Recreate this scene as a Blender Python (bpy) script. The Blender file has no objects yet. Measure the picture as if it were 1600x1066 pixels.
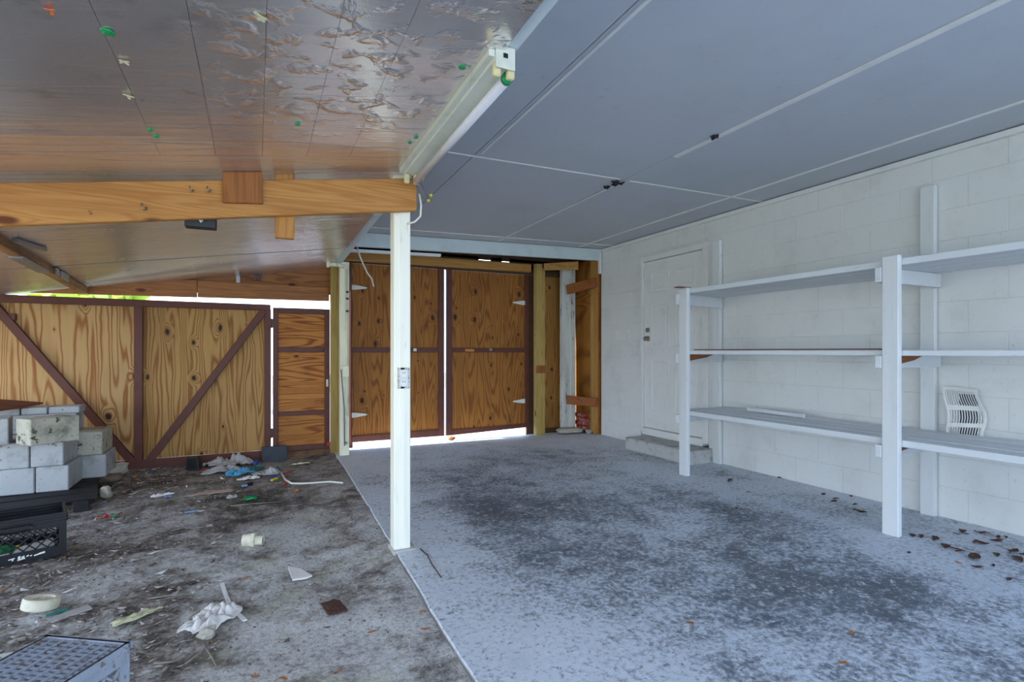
import bpy, bmesh, math, random
from mathutils import Vector, Matrix, noise as mn
random.seed(7)
SC = bpy.context.scene
COL = SC.collection
R = math.radians

# ------------------------------------------------------------------ camera, sky, sun, exposure
FPX = 834.0; TH = math.atan(400/FPX); ST, CT = math.sin(TH), math.cos(TH); EYE = 1.09
cam_d = bpy.data.cameras.new('camera'); cam = bpy.data.objects.new('camera', cam_d); COL.objects.link(cam)
cam_d.sensor_width = 36; cam_d.lens = FPX/1600*36; cam_d.shift_y = 16/1600; cam_d.clip_start = .05
cam.location = (0, 0, EYE); cam.rotation_euler = (R(90), 0, -TH)
SC.camera = cam

W = bpy.data.worlds.new('sky'); SC.world = W; W.use_nodes = True
wn = W.node_tree; wn.nodes.clear()
wo = wn.nodes.new('ShaderNodeOutputWorld'); wb = wn.nodes.new('ShaderNodeBackground')
tc = wn.nodes.new('ShaderNodeTexCoord'); sx = wn.nodes.new('ShaderNodeSeparateXYZ'); wr = wn.nodes.new('ShaderNodeValToRGB')
wn.links.new(tc.outputs['Generated'], sx.inputs[0]); wn.links.new(sx.outputs['Z'], wr.inputs[0])
wr.color_ramp.elements[0].position = 0.0; wr.color_ramp.elements[0].color = (.74, .88, 1.0, 1)
wr.color_ramp.elements[1].position = 0.7; wr.color_ramp.elements[1].color = (.24, .49, 1.0, 1)
wn.links.new(wr.outputs[0], wb.inputs[0]); wb.inputs[1].default_value = 1.4
wn.links.new(wb.outputs[0], wo.inputs[0])

sun_d = bpy.data.lights.new('sun', 'SUN'); sun = bpy.data.objects.new('sun', sun_d); COL.objects.link(sun)
sun_d.energy = 4.2; sun_d.angle = R(.6); sun_d.color = (1, .95, .86)
sun.rotation_euler = Vector((.72, -.05, -.70)).to_track_quat('-Z', 'Y').to_euler()   # high, from the left side of the carport
sun.location = (-9, 1, 10)

vs = SC.view_settings
vs.view_transform = 'Standard'; vs.look = 'None'; vs.gamma = 1; vs.use_curve_mapping = False
vs.exposure = 1.96
SC.cycles.max_bounces = 10; SC.cycles.diffuse_bounces = 6; SC.cycles.glossy_bounces = 4
SC.cycles.sample_clamp_indirect = 6

# ------------------------------------------------------------------ unprojection onto real planes
def ray(x, y):
    u = (x-800)/FPX; v = (549-y)/FPX
    return (ST+u*CT, CT-u*ST, v)
def atx(x, y, X): a = ray(x, y); t = X/a[0]; return Vector((X, a[1]*t, EYE+a[2]*t))
def aty(x, y, Y): a = ray(x, y); t = Y/a[1]; return Vector((a[0]*t, Y, EYE+a[2]*t))
def atz(x, y, Z): a = ray(x, y); t = (Z-EYE)/a[2]; return Vector((a[0]*t, a[1]*t, Z))

# ------------------------------------------------------------------ materials
def lin(c):
    return tuple(((v/255)/12.92 if v <= 10 else (((v/255)+.055)/1.055)**2.4) for v in c) + (1,)
class NT:
    def __init__(s, name):
        s.m = bpy.data.materials.new(name); s.m.use_nodes = True
        s.t = s.m.node_tree; s.t.nodes.clear()
        s.out = s.t.nodes.new('ShaderNodeOutputMaterial'); s.b = s.t.nodes.new('ShaderNodeBsdfPrincipled')
        s.t.links.new(s.b.outputs[0], s.out.inputs[0])
    def put(s, sock, v):
        if v is None: return
        if isinstance(v, bpy.types.NodeSocket): s.t.links.new(v, sock)
        else: sock.default_value = v
    def n(s, ty, **k):
        q = s.t.nodes.new(ty)
        for a, b in k.items(): setattr(q, a, b)
        return q
    def pos(s): return s.n('ShaderNodeNewGeometry').outputs['Position']
    def isl(s): return s.n('ShaderNodeNewGeometry').outputs['Random Per Island']
    def rnd(s): return s.n('ShaderNodeObjectInfo').outputs['Random']
    def obj(s, vary=True):
        c = s.n('ShaderNodeTexCoord').outputs['Object']
        if not vary: return c
        r = s.rnd()
        o = s.n('ShaderNodeCombineXYZ'); 
        for i, k in enumerate((37., 53., 71.)): s.put(o.inputs[i], s.math('MULTIPLY', r, k))
        return s.vadd(c, o.outputs[0])
    def vadd(s, a, b):
        q = s.n('ShaderNodeVectorMath', operation='ADD'); s.put(q.inputs[0], a); s.put(q.inputs[1], b); return q.outputs[0]
    def vmul(s, a, b):
        q = s.n('ShaderNodeVectorMath', operation='MULTIPLY'); s.put(q.inputs[0], a); s.put(q.inputs[1], b); return q.outputs[0]
    def sep(s, v):
        q = s.n('ShaderNodeSeparateXYZ'); s.put(q.inputs[0], v); return q.outputs
    def comb(s, a, b, c):
        q = s.n('ShaderNodeCombineXYZ')
        for i, v in enumerate((a, b, c)): s.put(q.inputs[i], v)
        return q.outputs[0]
    def noise(s, v, sc, det=4, ro=.55, dist=0):
        q = s.n('ShaderNodeTexNoise'); s.put(q.inputs['Vector'], v); q.inputs['Scale'].default_value = sc
        q.inputs['Detail'].default_value = det; q.inputs['Roughness'].default_value = ro; q.inputs['Distortion'].default_value = dist
        return q.outputs['Fac']
    def voro(s, v, sc, rand=1, feature='F1', dim='3D'):
        q = s.n('ShaderNodeTexVoronoi', feature=feature, voronoi_dimensions=dim); s.put(q.inputs['Vector'], v); q.inputs['Scale'].default_value = sc
        q.inputs['Randomness'].default_value = rand; return q.outputs
    def math(s, op, a, b=None, c=None, clamp=False):
        q = s.n('ShaderNodeMath', operation=op, use_clamp=clamp)
        for i, v in enumerate((a, b, c)): s.put(q.inputs[i], v)
        return q.outputs[0]
    def step(s, v, lo, hi, a=0., b=1.):
        q = s.n('ShaderNodeMapRange', interpolation_type='SMOOTHSTEP'); s.put(q.inputs[0], v)
        for i, k in zip((1, 2, 3, 4), (lo, hi, a, b)): q.inputs[i].default_value = k
        return q.outputs[0]
    def mix(s, f, a, b, mode='MIX'):
        q = s.n('ShaderNodeMix', data_type='RGBA', blend_type=mode); s.put(q.inputs['Factor'], f)
        s.put(q.inputs[6], a); s.put(q.inputs[7], b); return q.outputs[2]
    def ramp(s, f, stops, interp='LINEAR'):
        q = s.n('ShaderNodeValToRGB'); s.put(q.inputs[0], f); cr = q.color_ramp; cr.interpolation = interp
        while len(cr.elements) < len(stops): cr.elements.new(.5)
        for e, (p, c) in zip(cr.elements, stops): e.position = p; e.color = lin(c)
        return q.outputs[0]
    def bump(s, h, st=.3, d=.01, nrm=None):
        q = s.n('ShaderNodeBump'); s.put(q.inputs['Height'], h); q.inputs['Strength'].default_value = st; q.inputs['Distance'].default_value = d
        s.put(q.inputs['Normal'], nrm); return q.outputs[0]
    def fin(s, col, rough=.7, metal=0., nrm=None, spec=None):
        s.put(s.b.inputs['Base Color'], col); s.put(s.b.inputs['Roughness'], rough); s.put(s.b.inputs['Metallic'], metal)
        s.put(s.b.inputs['Normal'], nrm)
        if spec is not None: s.b.inputs['Specular IOR Level'].default_value = spec
        return s.m

def m_ply(name, pale, mid, dark, swap=False, rings=13., red=None, stain=.0):
    t = NT(name); x, y, z = t.sep(t.obj())
    a, b = (z, x) if swap else (x, z)
    warp = t.math('MULTIPLY', t.math('SUBTRACT', t.noise(t.comb(t.math('MULTIPLY', a, 5.), y, t.math('MULTIPLY', b, 2.)), 1., 2), .5), .07)
    a2 = t.math('ADD', a, warp)
    kv = t.comb(t.math('MULTIPLY', a2, 4.6), t.math('MULTIPLY', b, 2.7), 0.)
    vo = t.voro(kv, 1., .95, dim='2D'); vc = t.sep(vo['Color'])
    d = t.math('DIVIDE', vo['Distance'], t.math('MULTIPLY_ADD', vc[1], .95, .25))
    kr = vc[0]
    on = t.math('GREATER_THAN', kr, .56)
    field = t.noise(t.comb(t.math('MULTIPLY', a2, 5.6), t.math('MULTIPLY', y, .5), t.math('MULTIPLY', b, .42)), 1., 1.5, .4)
    kb = t.math('MULTIPLY', t.math('MULTIPLY', t.step(d, .0, .32, 1., 0.), on), .16)
    f2 = t.math('ADD', field, kb)
    fine = t.noise(t.comb(t.math('MULTIPLY', a, 60.), y, t.math('MULTIPLY', b, 2.)), 1., 3)
    ph = t.math('ADD', t.math('MULTIPLY', f2, rings*6.283), t.math('MULTIPLY', fine, 1.6))
    sn = t.math('MULTIPLY_ADD', t.math('SINE', ph), .5, .5)
    band = t.math('MULTIPLY', t.math('POWER', sn, 3.2), t.math('MULTIPLY_ADD', t.noise(t.comb(t.math('MULTIPLY', a, 7.), y, b), 1., 2), .9, .55))
    col = t.ramp(band, [(0., pale), (.45, tuple((p+q)/2 for p, q in zip(pale, mid))), (1., mid)])
    strip = t.noise(t.comb(t.math('MULTIPLY', a, 4.5), 0., t.math('MULTIPLY', b, .25)), 1., 1)
    if red: col = t.mix(t.step(strip, .5, .68, 0., .62), col, lin(red))
    col = t.mix(t.math('MULTIPLY', t.step(t.noise(t.comb(a, y, t.math('MULTIPLY', b, .6)), 1.6, 4), .48, .72), .55), col, t.mix(.55, col, lin(dark)))
    col = t.mix(t.math('MULTIPLY', fine, .32), col, lin(mid))
    if stain: col = t.mix(t.math('MULTIPLY', t.step(t.noise(t.comb(t.math('MULTIPLY', a, 2.), y, b), 3.2, 5, .65), .55, .75), stain), col, lin((60, 42, 26)))
    rim = t.math('MULTIPLY', t.step(d, .04, .17, .7, 0.), on)
    col = t.mix(rim, col, lin(dark))
    kn = t.math('MULTIPLY', t.step(d, .055, .09, .97, 0.), on)
    col = t.mix(kn, col, lin((52, 30, 18)))
    return t.fin(col, .62, nrm=t.bump(t.math('ADD', band, t.math('MULTIPLY', fine, .4)), .18, .004), spec=.3)

def m_wood(name, pale, mid, dark, axis=0, freq=26., wear=.0):
    t = NT(name); c = t.obj(); s = [1., 1., 1.]; s[axis] = .055
    v = t.vmul(c, tuple(s))
    vk = [8., 8., 8.]; vk[axis] = 3.2
    vo = t.voro(t.vmul(c, tuple(vk)), 1., 1.); on = t.math('GREATER_THAN', t.sep(vo['Color'])[1], .72)
    d = vo['Distance']
    f = t.noise(v, 16., 2, .4)
    f = t.math('ADD', f, t.math('MULTIPLY', t.math('MULTIPLY', t.step(d, 0., .5, .12, 0.), on), 1.))
    fine = t.noise(v, 150., 3)
    sn = t.math('POWER', t.math('MULTIPLY_ADD', t.math('SINE', t.math('ADD', t.math('MULTIPLY', f, freq*2.2), t.math('MULTIPLY', fine, 1.5))), .5, .5), 1.8)
    col = t.ramp(sn, [(0., pale), (1., tuple(p*.45+q*.55 for p, q in zip(pale, mid)))])
    col = t.mix(t.math('MULTIPLY', fine, .45), col, lin(mid))
    col = t.mix(t.math('MULTIPLY', t.step(t.noise(v, 9., 4), .5, .72), .5), col, lin(dark))
    col = t.mix(t.math('MULTIPLY', t.step(d, .08, .2, .95, 0.), on), col, lin((96, 44, 20)))
    if wear: col = t.mix(t.math('MULTIPLY', t.step(t.noise(c, 7., 6, .7), .5, .62), wear), col, lin((52, 44, 38)))
    return t.fin(col, .6, nrm=t.bump(t.math('ADD', sn, fine), .15, .003), spec=.3)

def m_paint(name, base, dirt=(120, 112, 100), amt=.25, rough=.55, scl=6., chip=None, chip_amt=.0, axis=None, world=False):
    t = NT(name); c = t.pos() if world else t.obj()
    v = c
    if axis is not None:
        s = [1., 1., 1.]; s[axis] = .12; v = t.vmul(c, tuple(s))
    n1 = t.noise(v, scl, 6, .62); n2 = t.noise(v, scl*9, 4, .6)
    col = t.mix(t.math('MULTIPLY', t.step(n1, .45, .8), amt), lin(base), lin(dirt))
    col = t.mix(t.math('MULTIPLY', t.step(n2, .62, .74), amt*.9), col, lin(tuple(q*.55 for q in dirt)))
    h = t.math('ADD', n1, t.math('MULTIPLY', n2, .5))
    if chip:
        k = t.step(t.noise(v, scl*2.2, 7, .7), 1-chip_amt-.03, 1-chip_amt+.01)
        col = t.mix(k, col, lin(chip))
    return t.fin(col, rough, nrm=t.bump(h, .12, .004), spec=.35)

def m_plain(name, base, rough=.5, metal=0., var=.12, scl=30.):
    t = NT(name); c = t.obj(); n = t.noise(c, scl, 4)
    col = t.mix(t.step(n, .35, .75, 0., var), lin(base), lin(tuple(q*.45 for q in base)))
    return t.fin(col, rough, metal, t.bump(n, .08, .002))

def m_foil():
    t = NT('foil facing'); p = t.pos(); x, y, z = t.sep(p)
    wr = t.noise(t.comb(t.math('MULTIPLY', x, 2.6), t.math('MULTIPLY', y, 30.), 0.), 1., 5, .62, .5)
    crease = t.noise(t.comb(t.math('MULTIPLY', x, .5), t.math('MULTIPLY', y, 4.5), 3.), 1., 1, .5)
    cre = t.step(t.math('ABSOLUTE', t.math('SUBTRACT', crease, .5)), 0., .012, 1., 0.)
    blob = t.noise(t.comb(t.math('MULTIPLY', x, 11.), t.math('MULTIPLY', y, 13.), 0.), 1., 3, .5, .4)
    near = t.math('MULTIPLY', t.step(y, 2.0, 2.6, 1., 0.), t.step(x, -.35, .1))
    far = t.step(y, 1.8, 2.9, .12, 1.3)
    h = t.math('ADD', t.math('MULTIPLY', t.math('MULTIPLY', wr, far), .55), t.math('MULTIPLY', t.math('MULTIPLY', cre, far), .25))
    h = t.math('ADD', h, t.math('MULTIPLY', t.math('MULTIPLY', t.step(blob, .5, .72), near), .8))
    fine = t.noise(p, 160., 3)
    h = t.math('ADD', h, t.math('MULTIPLY', fine, .05))
    spot = t.step(t.noise(p, 6.5, 6, .65), .56, .70, 0., .45)
    col = t.mix(spot, lin((228, 222, 220)), lin((176, 168, 162)))
    return t.fin(col, t.math('MULTIPLY_ADD', t.noise(p, 4., 4), .22, .12), .82, t.bump(h, .62, .011))

def m_floor():
    t = NT('worn painted concrete'); p = t.pos(); x, y, z = t.sep(p)
    big = t.noise(p, .95, 5, .6, .3); med = t.noise(p, 5., 6, .68); fine = t.noise(p, 38., 5, .72); tiny = t.noise(p, 120., 3, .6)
    # foot-worn dark tracks along the middle of the bay, pale clean margins along the wall and the slab edge
    wall = t.step(x, 2.75, 3.35); edge = t.step(t.math('SUBTRACT', x, t.math('MULTIPLY', y, .05)), .75, 1.25, 1., 0.)
    back = t.step(y, 4.3, 6.1)  # paler back end: dusty, with the glow under the doors painted into the colour
    dark = t.math('ADD', t.math('MULTIPLY_ADD', big, 2.0, -.40), t.math('MULTIPLY', med, .55))
    dark = t.math('SUBTRACT', dark, t.math('MULTIPLY', wall, .35)); dark = t.math('SUBTRACT', dark, t.math('MULTIPLY', edge, .34))
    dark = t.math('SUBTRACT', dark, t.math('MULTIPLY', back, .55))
    # oil-dark strips where the car stood
    g = lambda cx, cy, rx, ry: t.step(t.math('SQRT', t.math('ADD', t.math('POWER', t.math('DIVIDE', t.math('SUBTRACT', x, cx), rx), 2.), t.math('POWER', t.math('DIVIDE', t.math('SUBTRACT', y, cy), ry), 2.))), .25, 1.1, 1., 0.)
    for cx, cy, rx, ry, k in ((1.45, 3.35, .28, .75, .26), (2.5, 1.6, .75, .5, .22), (2.9, 2.6, .45, 1.1, .2), (2.2, 3.6, .9, .8, .18), (1.9, 2.3, .5, .5, .1)):
        dark = t.math('ADD', dark, t.math('MULTIPLY', g(cx, cy, rx, ry), k))
    wearf = t.math('ADD', t.math('MULTIPLY', t.math('SUBTRACT', fine, .5), 3.2), t.math('MULTIPLY', t.math('SUBTRACT', med, .5), 1.6))
    d = t.step(t.math('ADD', dark, wearf), .30, 1.40)
    light = t.ramp(med, [(.3, (196, 202, 212)), (.7, (226, 231, 238))])
    dk = t.ramp(fine, [(.35, (66, 70, 78)), (.65, (112, 117, 126))])
    col = t.mix(d, light, dk)
    fl = t.step(t.noise(t.vmul(p, (1., 1., 1.)), 21., 7, .82, .6), .54, .60, 0., .8)
    col = t.mix(fl, col, lin((214, 220, 228)))
    sp = t.step(t.noise(p, 33., 6, .8, .4), .56, .63, 0., .7)
    col = t.mix(sp, col, lin((74, 79, 88)))
    col = t.mix(t.step(tiny, .6, .75, 0., .3), col, lin((96, 100, 108)))
    col = t.mix(t.math('MULTIPLY', t.step(z, -.004, -.012), t.step(y, 5.6, 5.75, .9, 0.)), col, lin((88, 80, 74)))
    rust = t.step(t.noise(p, 2.4, 3), .74, .80, 0., .5)
    col = t.mix(rust, col, lin((160, 140, 118)))
    return t.fin(col, t.math('MULTIPLY_ADD', med, .25, .42), nrm=t.bump(t.math('ADD', fine, med), .25, .006), spec=.4)

def m_dirt():
    t = NT('littered dirt'); p = t.pos(); x, y, z = t.sep(p)
    big = t.noise(p, 1.6, 5, .6, .4); med = t.noise(p, 9., 6, .7); fine = t.noise(p, 55., 5, .75)
    v = t.voro(t.vmul(p, (1., 1.6, 1.)), 75.)
    base = t.ramp(t.math('ADD', t.math('MULTIPLY', med, .5), t.math('MULTIPLY', fine, .5)), [(.33, (68, 59, 54)), (.5, (146, 134, 126)), (.64, (208, 199, 192))])
    chipc = t.mix(t.step(t.sep(v['Color'])[0], .3, 1.), base, t.ramp(t.sep(v['Color'])[1], [(0., (78, 68, 60)), (.5, (146, 134, 124)), (1., (196, 190, 184))]))
    col = t.mix(t.step(v['Distance'], .1, .5, .6, 0.), base, chipc)
    near = t.math('MULTIPLY', t.step(x, -.6, .45), t.step(y, 4.4, 3.2, 0., 1.))
    near = t.math('MULTIPLY', t.step(y, 3.4, 4.6, 1., .15), t.step(x, -.7, .5))
    bigc = t.noise(p, 1.25, 7, .66, .8)
    dsum = t.math('ADD', t.math('ADD', t.math('MULTIPLY', bigc, 1.2), t.math('MULTIPLY', med, .5)), t.math('MULTIPLY', near, .13))
    dust = t.math('MULTIPLY', t.step(dsum, .78, 1.02), t.step(fine, .22, .62, .15, 1.))
    dust = t.math('MULTIPLY', dust, t.step(y, 3.3, 5.0, 1., .35))
    col = t.mix(dust, col, lin((240, 237, 234)))
    dk_ = t.math('MULTIPLY', t.step(dsum, .84, .66), .6)
    col = t.mix(dk_, col, lin((46, 42, 42)))
    moss = t.math('MULTIPLY', t.step(t.noise(p, 3., 4), .52, .66), t.math('MULTIPLY', near, .4))
    col = t.mix(moss, col, lin((196, 194, 156)))
    return t.fin(col, .9, nrm=t.bump(t.math('ADD', med, t.math('MULTIPLY', fine, 1.4)), .95, .02), spec=.2)

def m_island(name, stops, rough=.8):
    t = NT(name); col = t.ramp(t.isl(), stops, 'CONSTANT'); n = t.noise(t.pos(), 90., 3)
    return t.fin(t.mix(t.math('MULTIPLY', n, .35), col, lin((60, 54, 50))), rough, spec=.2)

MT = {}
MT['gate_ply'] = m_ply('pale gate plywood', (194, 158, 106), (146, 94, 48), (88, 52, 26), red=(164, 98, 54), rings=17)
MT['gate_ply_b'] = m_ply('tan gate plywood', (184, 144, 86), (138, 90, 42), (84, 52, 24), rings=19)
MT['narrow_ply'] = m_ply('orange plywood with level grain', (194, 130, 62), (132, 70, 26), (84, 46, 20), swap=True, rings=20, stain=.4)
MT['door_ply'] = m_ply('golden door plywood', (166, 110, 46), (126, 74, 26), (78, 44, 16), rings=18, stain=.45)
MT['jamb_ply'] = m_ply('honey plywood beside the doors', (176, 130, 66), (134, 86, 36), (80, 46, 20), rings=18, stain=.3)
MT['gable_ply'] = m_ply('brown gable plywood', (164, 110, 66), (120, 74, 40), (70, 42, 24), swap=True, rings=12)
MT['pine_x'] = m_wood('pine rafter', (196, 142, 78), (164, 104, 46), (132, 78, 34), 0)
MT['pine_z'] = m_wood('pine board upright', (192, 138, 74), (158, 100, 44), (140, 84, 38), 2)
MT['pine_y'] = m_wood('pine board along', (178, 132, 80), (140, 92, 48), (104, 64, 34), 1, wear=.4)
MT['scab'] = m_wood('brown cedar board', (158, 100, 50), (124, 74, 34), (88, 48, 22), 2)
MT['cleat'] = m_wood('red brown cleat', (156, 92, 44), (116, 62, 26), (76, 40, 18), 0)
MT['gable_board'] = m_wood('gable board', (176, 120, 74), (134, 84, 48), (100, 60, 34), 0)
MT['treated'] = m_wood('treated timber', (186, 160, 92), (156, 124, 62), (120, 90, 44), 2)
MT['header'] = m_wood('golden header board', (190, 142, 78), (154, 106, 50), (110, 72, 34), 0)
MT['brown'] = m_paint('brown gate paint', (96, 52, 42), (52, 30, 26), .5, .5, 5.)
MT['wall'] = m_paint('white block paint', (222, 222, 220), (150, 146, 138), .20, .5, 3.5, world=True)
MT['joint'] = m_paint('joint paint', (214, 214, 211), (130, 126, 118), .3, .6, 3.5, world=True)
MT['ceiling'] = m_paint('white ceiling paint', (188, 193, 200), (140, 136, 130), .14, .6, 2.2, world=True)
MT['trim'] = m_paint('white trim paint', (226, 226, 224), (160, 154, 144), .2, .45, 5.)
MT['beam'] = m_paint('pale blue beam paint', (204, 216, 218), (140, 146, 144), .25, .5, 6., chip=(150, 140, 126), chip_amt=.30)
MT['shelf'] = m_paint('white shelf paint', (216, 219, 222), (140, 134, 124), .22, .5, 7., axis=1)
MT['shelf_z'] = m_paint('white shelf post paint', (220, 222, 223), (140, 134, 124), .22, .5, 7., axis=2)
MT['rawwood'] = m_wood('bare bracket wood', (150, 96, 56), (112, 66, 36), (80, 46, 26), 0)
MT['post'] = m_paint('cream post paint', (248, 244, 228), (170, 166, 152), .22, .45, 5., axis=2, chip=(150, 140, 120), chip_amt=.30)
MT['oldpost'] = m_paint('peeling post paint', (236, 232, 206), (140, 128, 96), .45, .6, 8., axis=2, chip=(110, 84, 56), chip_amt=.34)
MT['peel'] = m_paint('peeling white post', (206, 206, 198), (126, 116, 100), .5, .65, 9., axis=2, chip=(92, 74, 58), chip_amt=.38)
MT['foil'] = m_foil()
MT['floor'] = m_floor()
MT['dirt'] = m_dirt()
MT['step'] = m_paint('stained concrete step', (188, 188, 184), (74, 72, 66), .75, .85, 9.)
MT['block'] = m_paint('grey concrete block', (178, 180, 182), (88, 88, 86), .85, .92, 5., chip=(104, 104, 102), chip_amt=.36)
MT['mossy'] = m_paint('mossy concrete block', (186, 183, 168), (74, 74, 54), 1., .92, 6., chip=(86, 84, 64), chip_amt=.40)
MT['blacksl'] = m_plain('black plastic', (22, 23, 28), .4, 0, .3)
MT['greycr'] = m_paint('grey blue plastic', (150, 158, 172), (112, 100, 90), .6, .55, 12., chip=(120, 108, 98), chip_amt=.40)
MT['pallet'] = m_paint('dark pallet wood', (44, 42, 44), (24, 22, 22), .6, .8, 9.)
MT['oldwood'] = m_wood('old threshold wood', (128, 96, 64), (96, 66, 42), (62, 44, 30), 0, wear=.5)
MT['rustboard'] = m_wood('red brown board', (120, 72, 54), (92, 52, 40), (64, 38, 30), 0)
MT['fixture'] = m_paint('fixture enamel', (214, 218, 204), (150, 146, 120), .3, .35, 9.)
MT['tube'] = m_plain('lamp glass', (222, 220, 226), .15, 0, .05)
MT['cream'] = m_plain('cream plastic', (220, 208, 160), .4)
MT['green'] = m_plain('green plastic cap', (20, 150, 84), .35)
MT['chrome'] = m_plain('worn steel', (150, 140, 124), .3, .9)
MT['hinge'] = m_paint('white hinge paint', (222, 222, 214), (150, 140, 120), .3, .45, 20.)
MT['white'] = m_plain('white plastic', (226, 226, 222), .4, 0, .06)
MT['wire'] = m_plain('white cable', (226, 224, 214), .45, 0, .05)
MT['greywire'] = m_plain('grey wire', (96, 96, 98), .5)
MT['darkmetal'] = m_plain('dark steel', (44, 46, 50), .45, .6)
MT['galv'] = m_plain('galvanised steel', (150, 152, 156), .4, .85)
MT['ash'] = m_plain('brown ceramic', (84, 84, 92), .5)
MT['cloth'] = m_paint('dirty white cloth', (228, 224, 220), (168, 154, 142), .35, .9, 12.)
MT['bag'] = m_paint('grey film', (176, 172, 170), (120, 112, 104), .4, .6, 14.)
MT['bluebag'] = m_plain('blue film', (88, 168, 208), .4, 0, .3)
MT['pvc'] = m_plain('aged pvc', (222, 214, 190), .45, 0, .2)
MT['paper'] = m_paint('yellowed paper', (206, 202, 166), (150, 140, 108), .4, .9, 14.)
MT['board'] = m_paint('pinkish cardboard', (176, 150, 136), (120, 98, 88), .5, .9, 10.)
MT['tile'] = m_paint('dark slate', (66, 72, 82), (44, 46, 52), .5, .7, 12.)
MT['stone'] = m_paint('pale rubble stone', (186, 178, 164), (118, 108, 96), .6, .9, 14.)
MT['brownstone'] = m_paint('brown stone', (134, 116, 100), (86, 72, 60), .6, .9, 14.)
MT['brick'] = m_paint('red brick with old paint', (150, 62, 52), (206, 196, 188), .75, .9, 16.)
MT['red'] = m_plain('red plastic', (196, 36, 44), .4)
MT['orange'] = m_plain('orange plastic', (226, 112, 48), .4)
MT['blue'] = m_plain('blue plastic', (52, 88, 190), .4)
MT['lblue'] = m_plain('light blue plastic', (120, 160, 216), .4)
MT['yellow'] = m_plain('yellow plastic', (232, 212, 40), .4)
MT['teal'] = m_plain('teal plastic', (40, 130, 120), .4)
MT['leaf'] = m_island('dry leaf', [(0, (92, 58, 40)), (.4, (66, 44, 36)), (.7, (120, 80, 52))], .8)
MT['leafb'] = m_plain('brown leaf', (84, 54, 42), .8, 0, .4)
MT['leafo'] = m_plain('orange leaf', (176, 112, 62), .8, 0, .3)
MT['chips'] = m_island('bark and leaf chips', [(0, (126, 116, 107)), (.2, (166, 156, 146)), (.42, (92, 84, 78)), (.52, (186, 179, 172)), (.72, (146, 130, 114)), (.80, (212, 207, 202)), (.965, (168, 128, 94))], .9)
MT['twig'] = m_plain('dry twig', (150, 138, 124), .9, 0, .4)
MT['grass'] = m_plain('sunlit ground', (150, 150, 120), .95, 0, .3, 1.)
MT['drive'] = m_plain('sunlit driveway', (190, 188, 182), .95, 0, .2, 1.)
MT['foliage'] = m_island('foliage', [(0, (214, 222, 90)), (.35, (178, 202, 66)), (.7, (236, 238, 130))], .7)
MT['bark'] = m_plain('tree bark', (96, 78, 60), .9, 0, .4)
MT['sheath'] = m_plain('dark roof sheathing', (84, 62, 44), .9, 0, .4)
MT['outlet'] = m_plain('outlet plate', (214, 214, 210), .4, 0, .1)
MT['patch'] = m_paint('peeled patch', (206, 203, 192), (120, 116, 108), .8, .7, 60., chip=(70, 68, 64), chip_amt=.42)
MT['label'] = m_plain('white print', (232, 232, 232), .5, 0, .05)

def leafy(m):
    nt = m.node_tree; b = next(n for n in nt.nodes if n.type == 'BSDF_PRINCIPLED'); o = next(n for n in nt.nodes if n.type == 'OUTPUT_MATERIAL')
    tr = nt.nodes.new('ShaderNodeBsdfTranslucent'); mx = nt.nodes.new('ShaderNodeMixShader'); mx.inputs[0].default_value = .5
    nt.links.new(b.inputs['Base Color'].links[0].from_socket, tr.inputs[0]); nt.links.new(b.outputs[0], mx.inputs[1]); nt.links.new(tr.outputs[0], mx.inputs[2]); nt.links.new(mx.outputs[0], o.inputs[0])
leafy(MT['foliage'])

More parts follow.
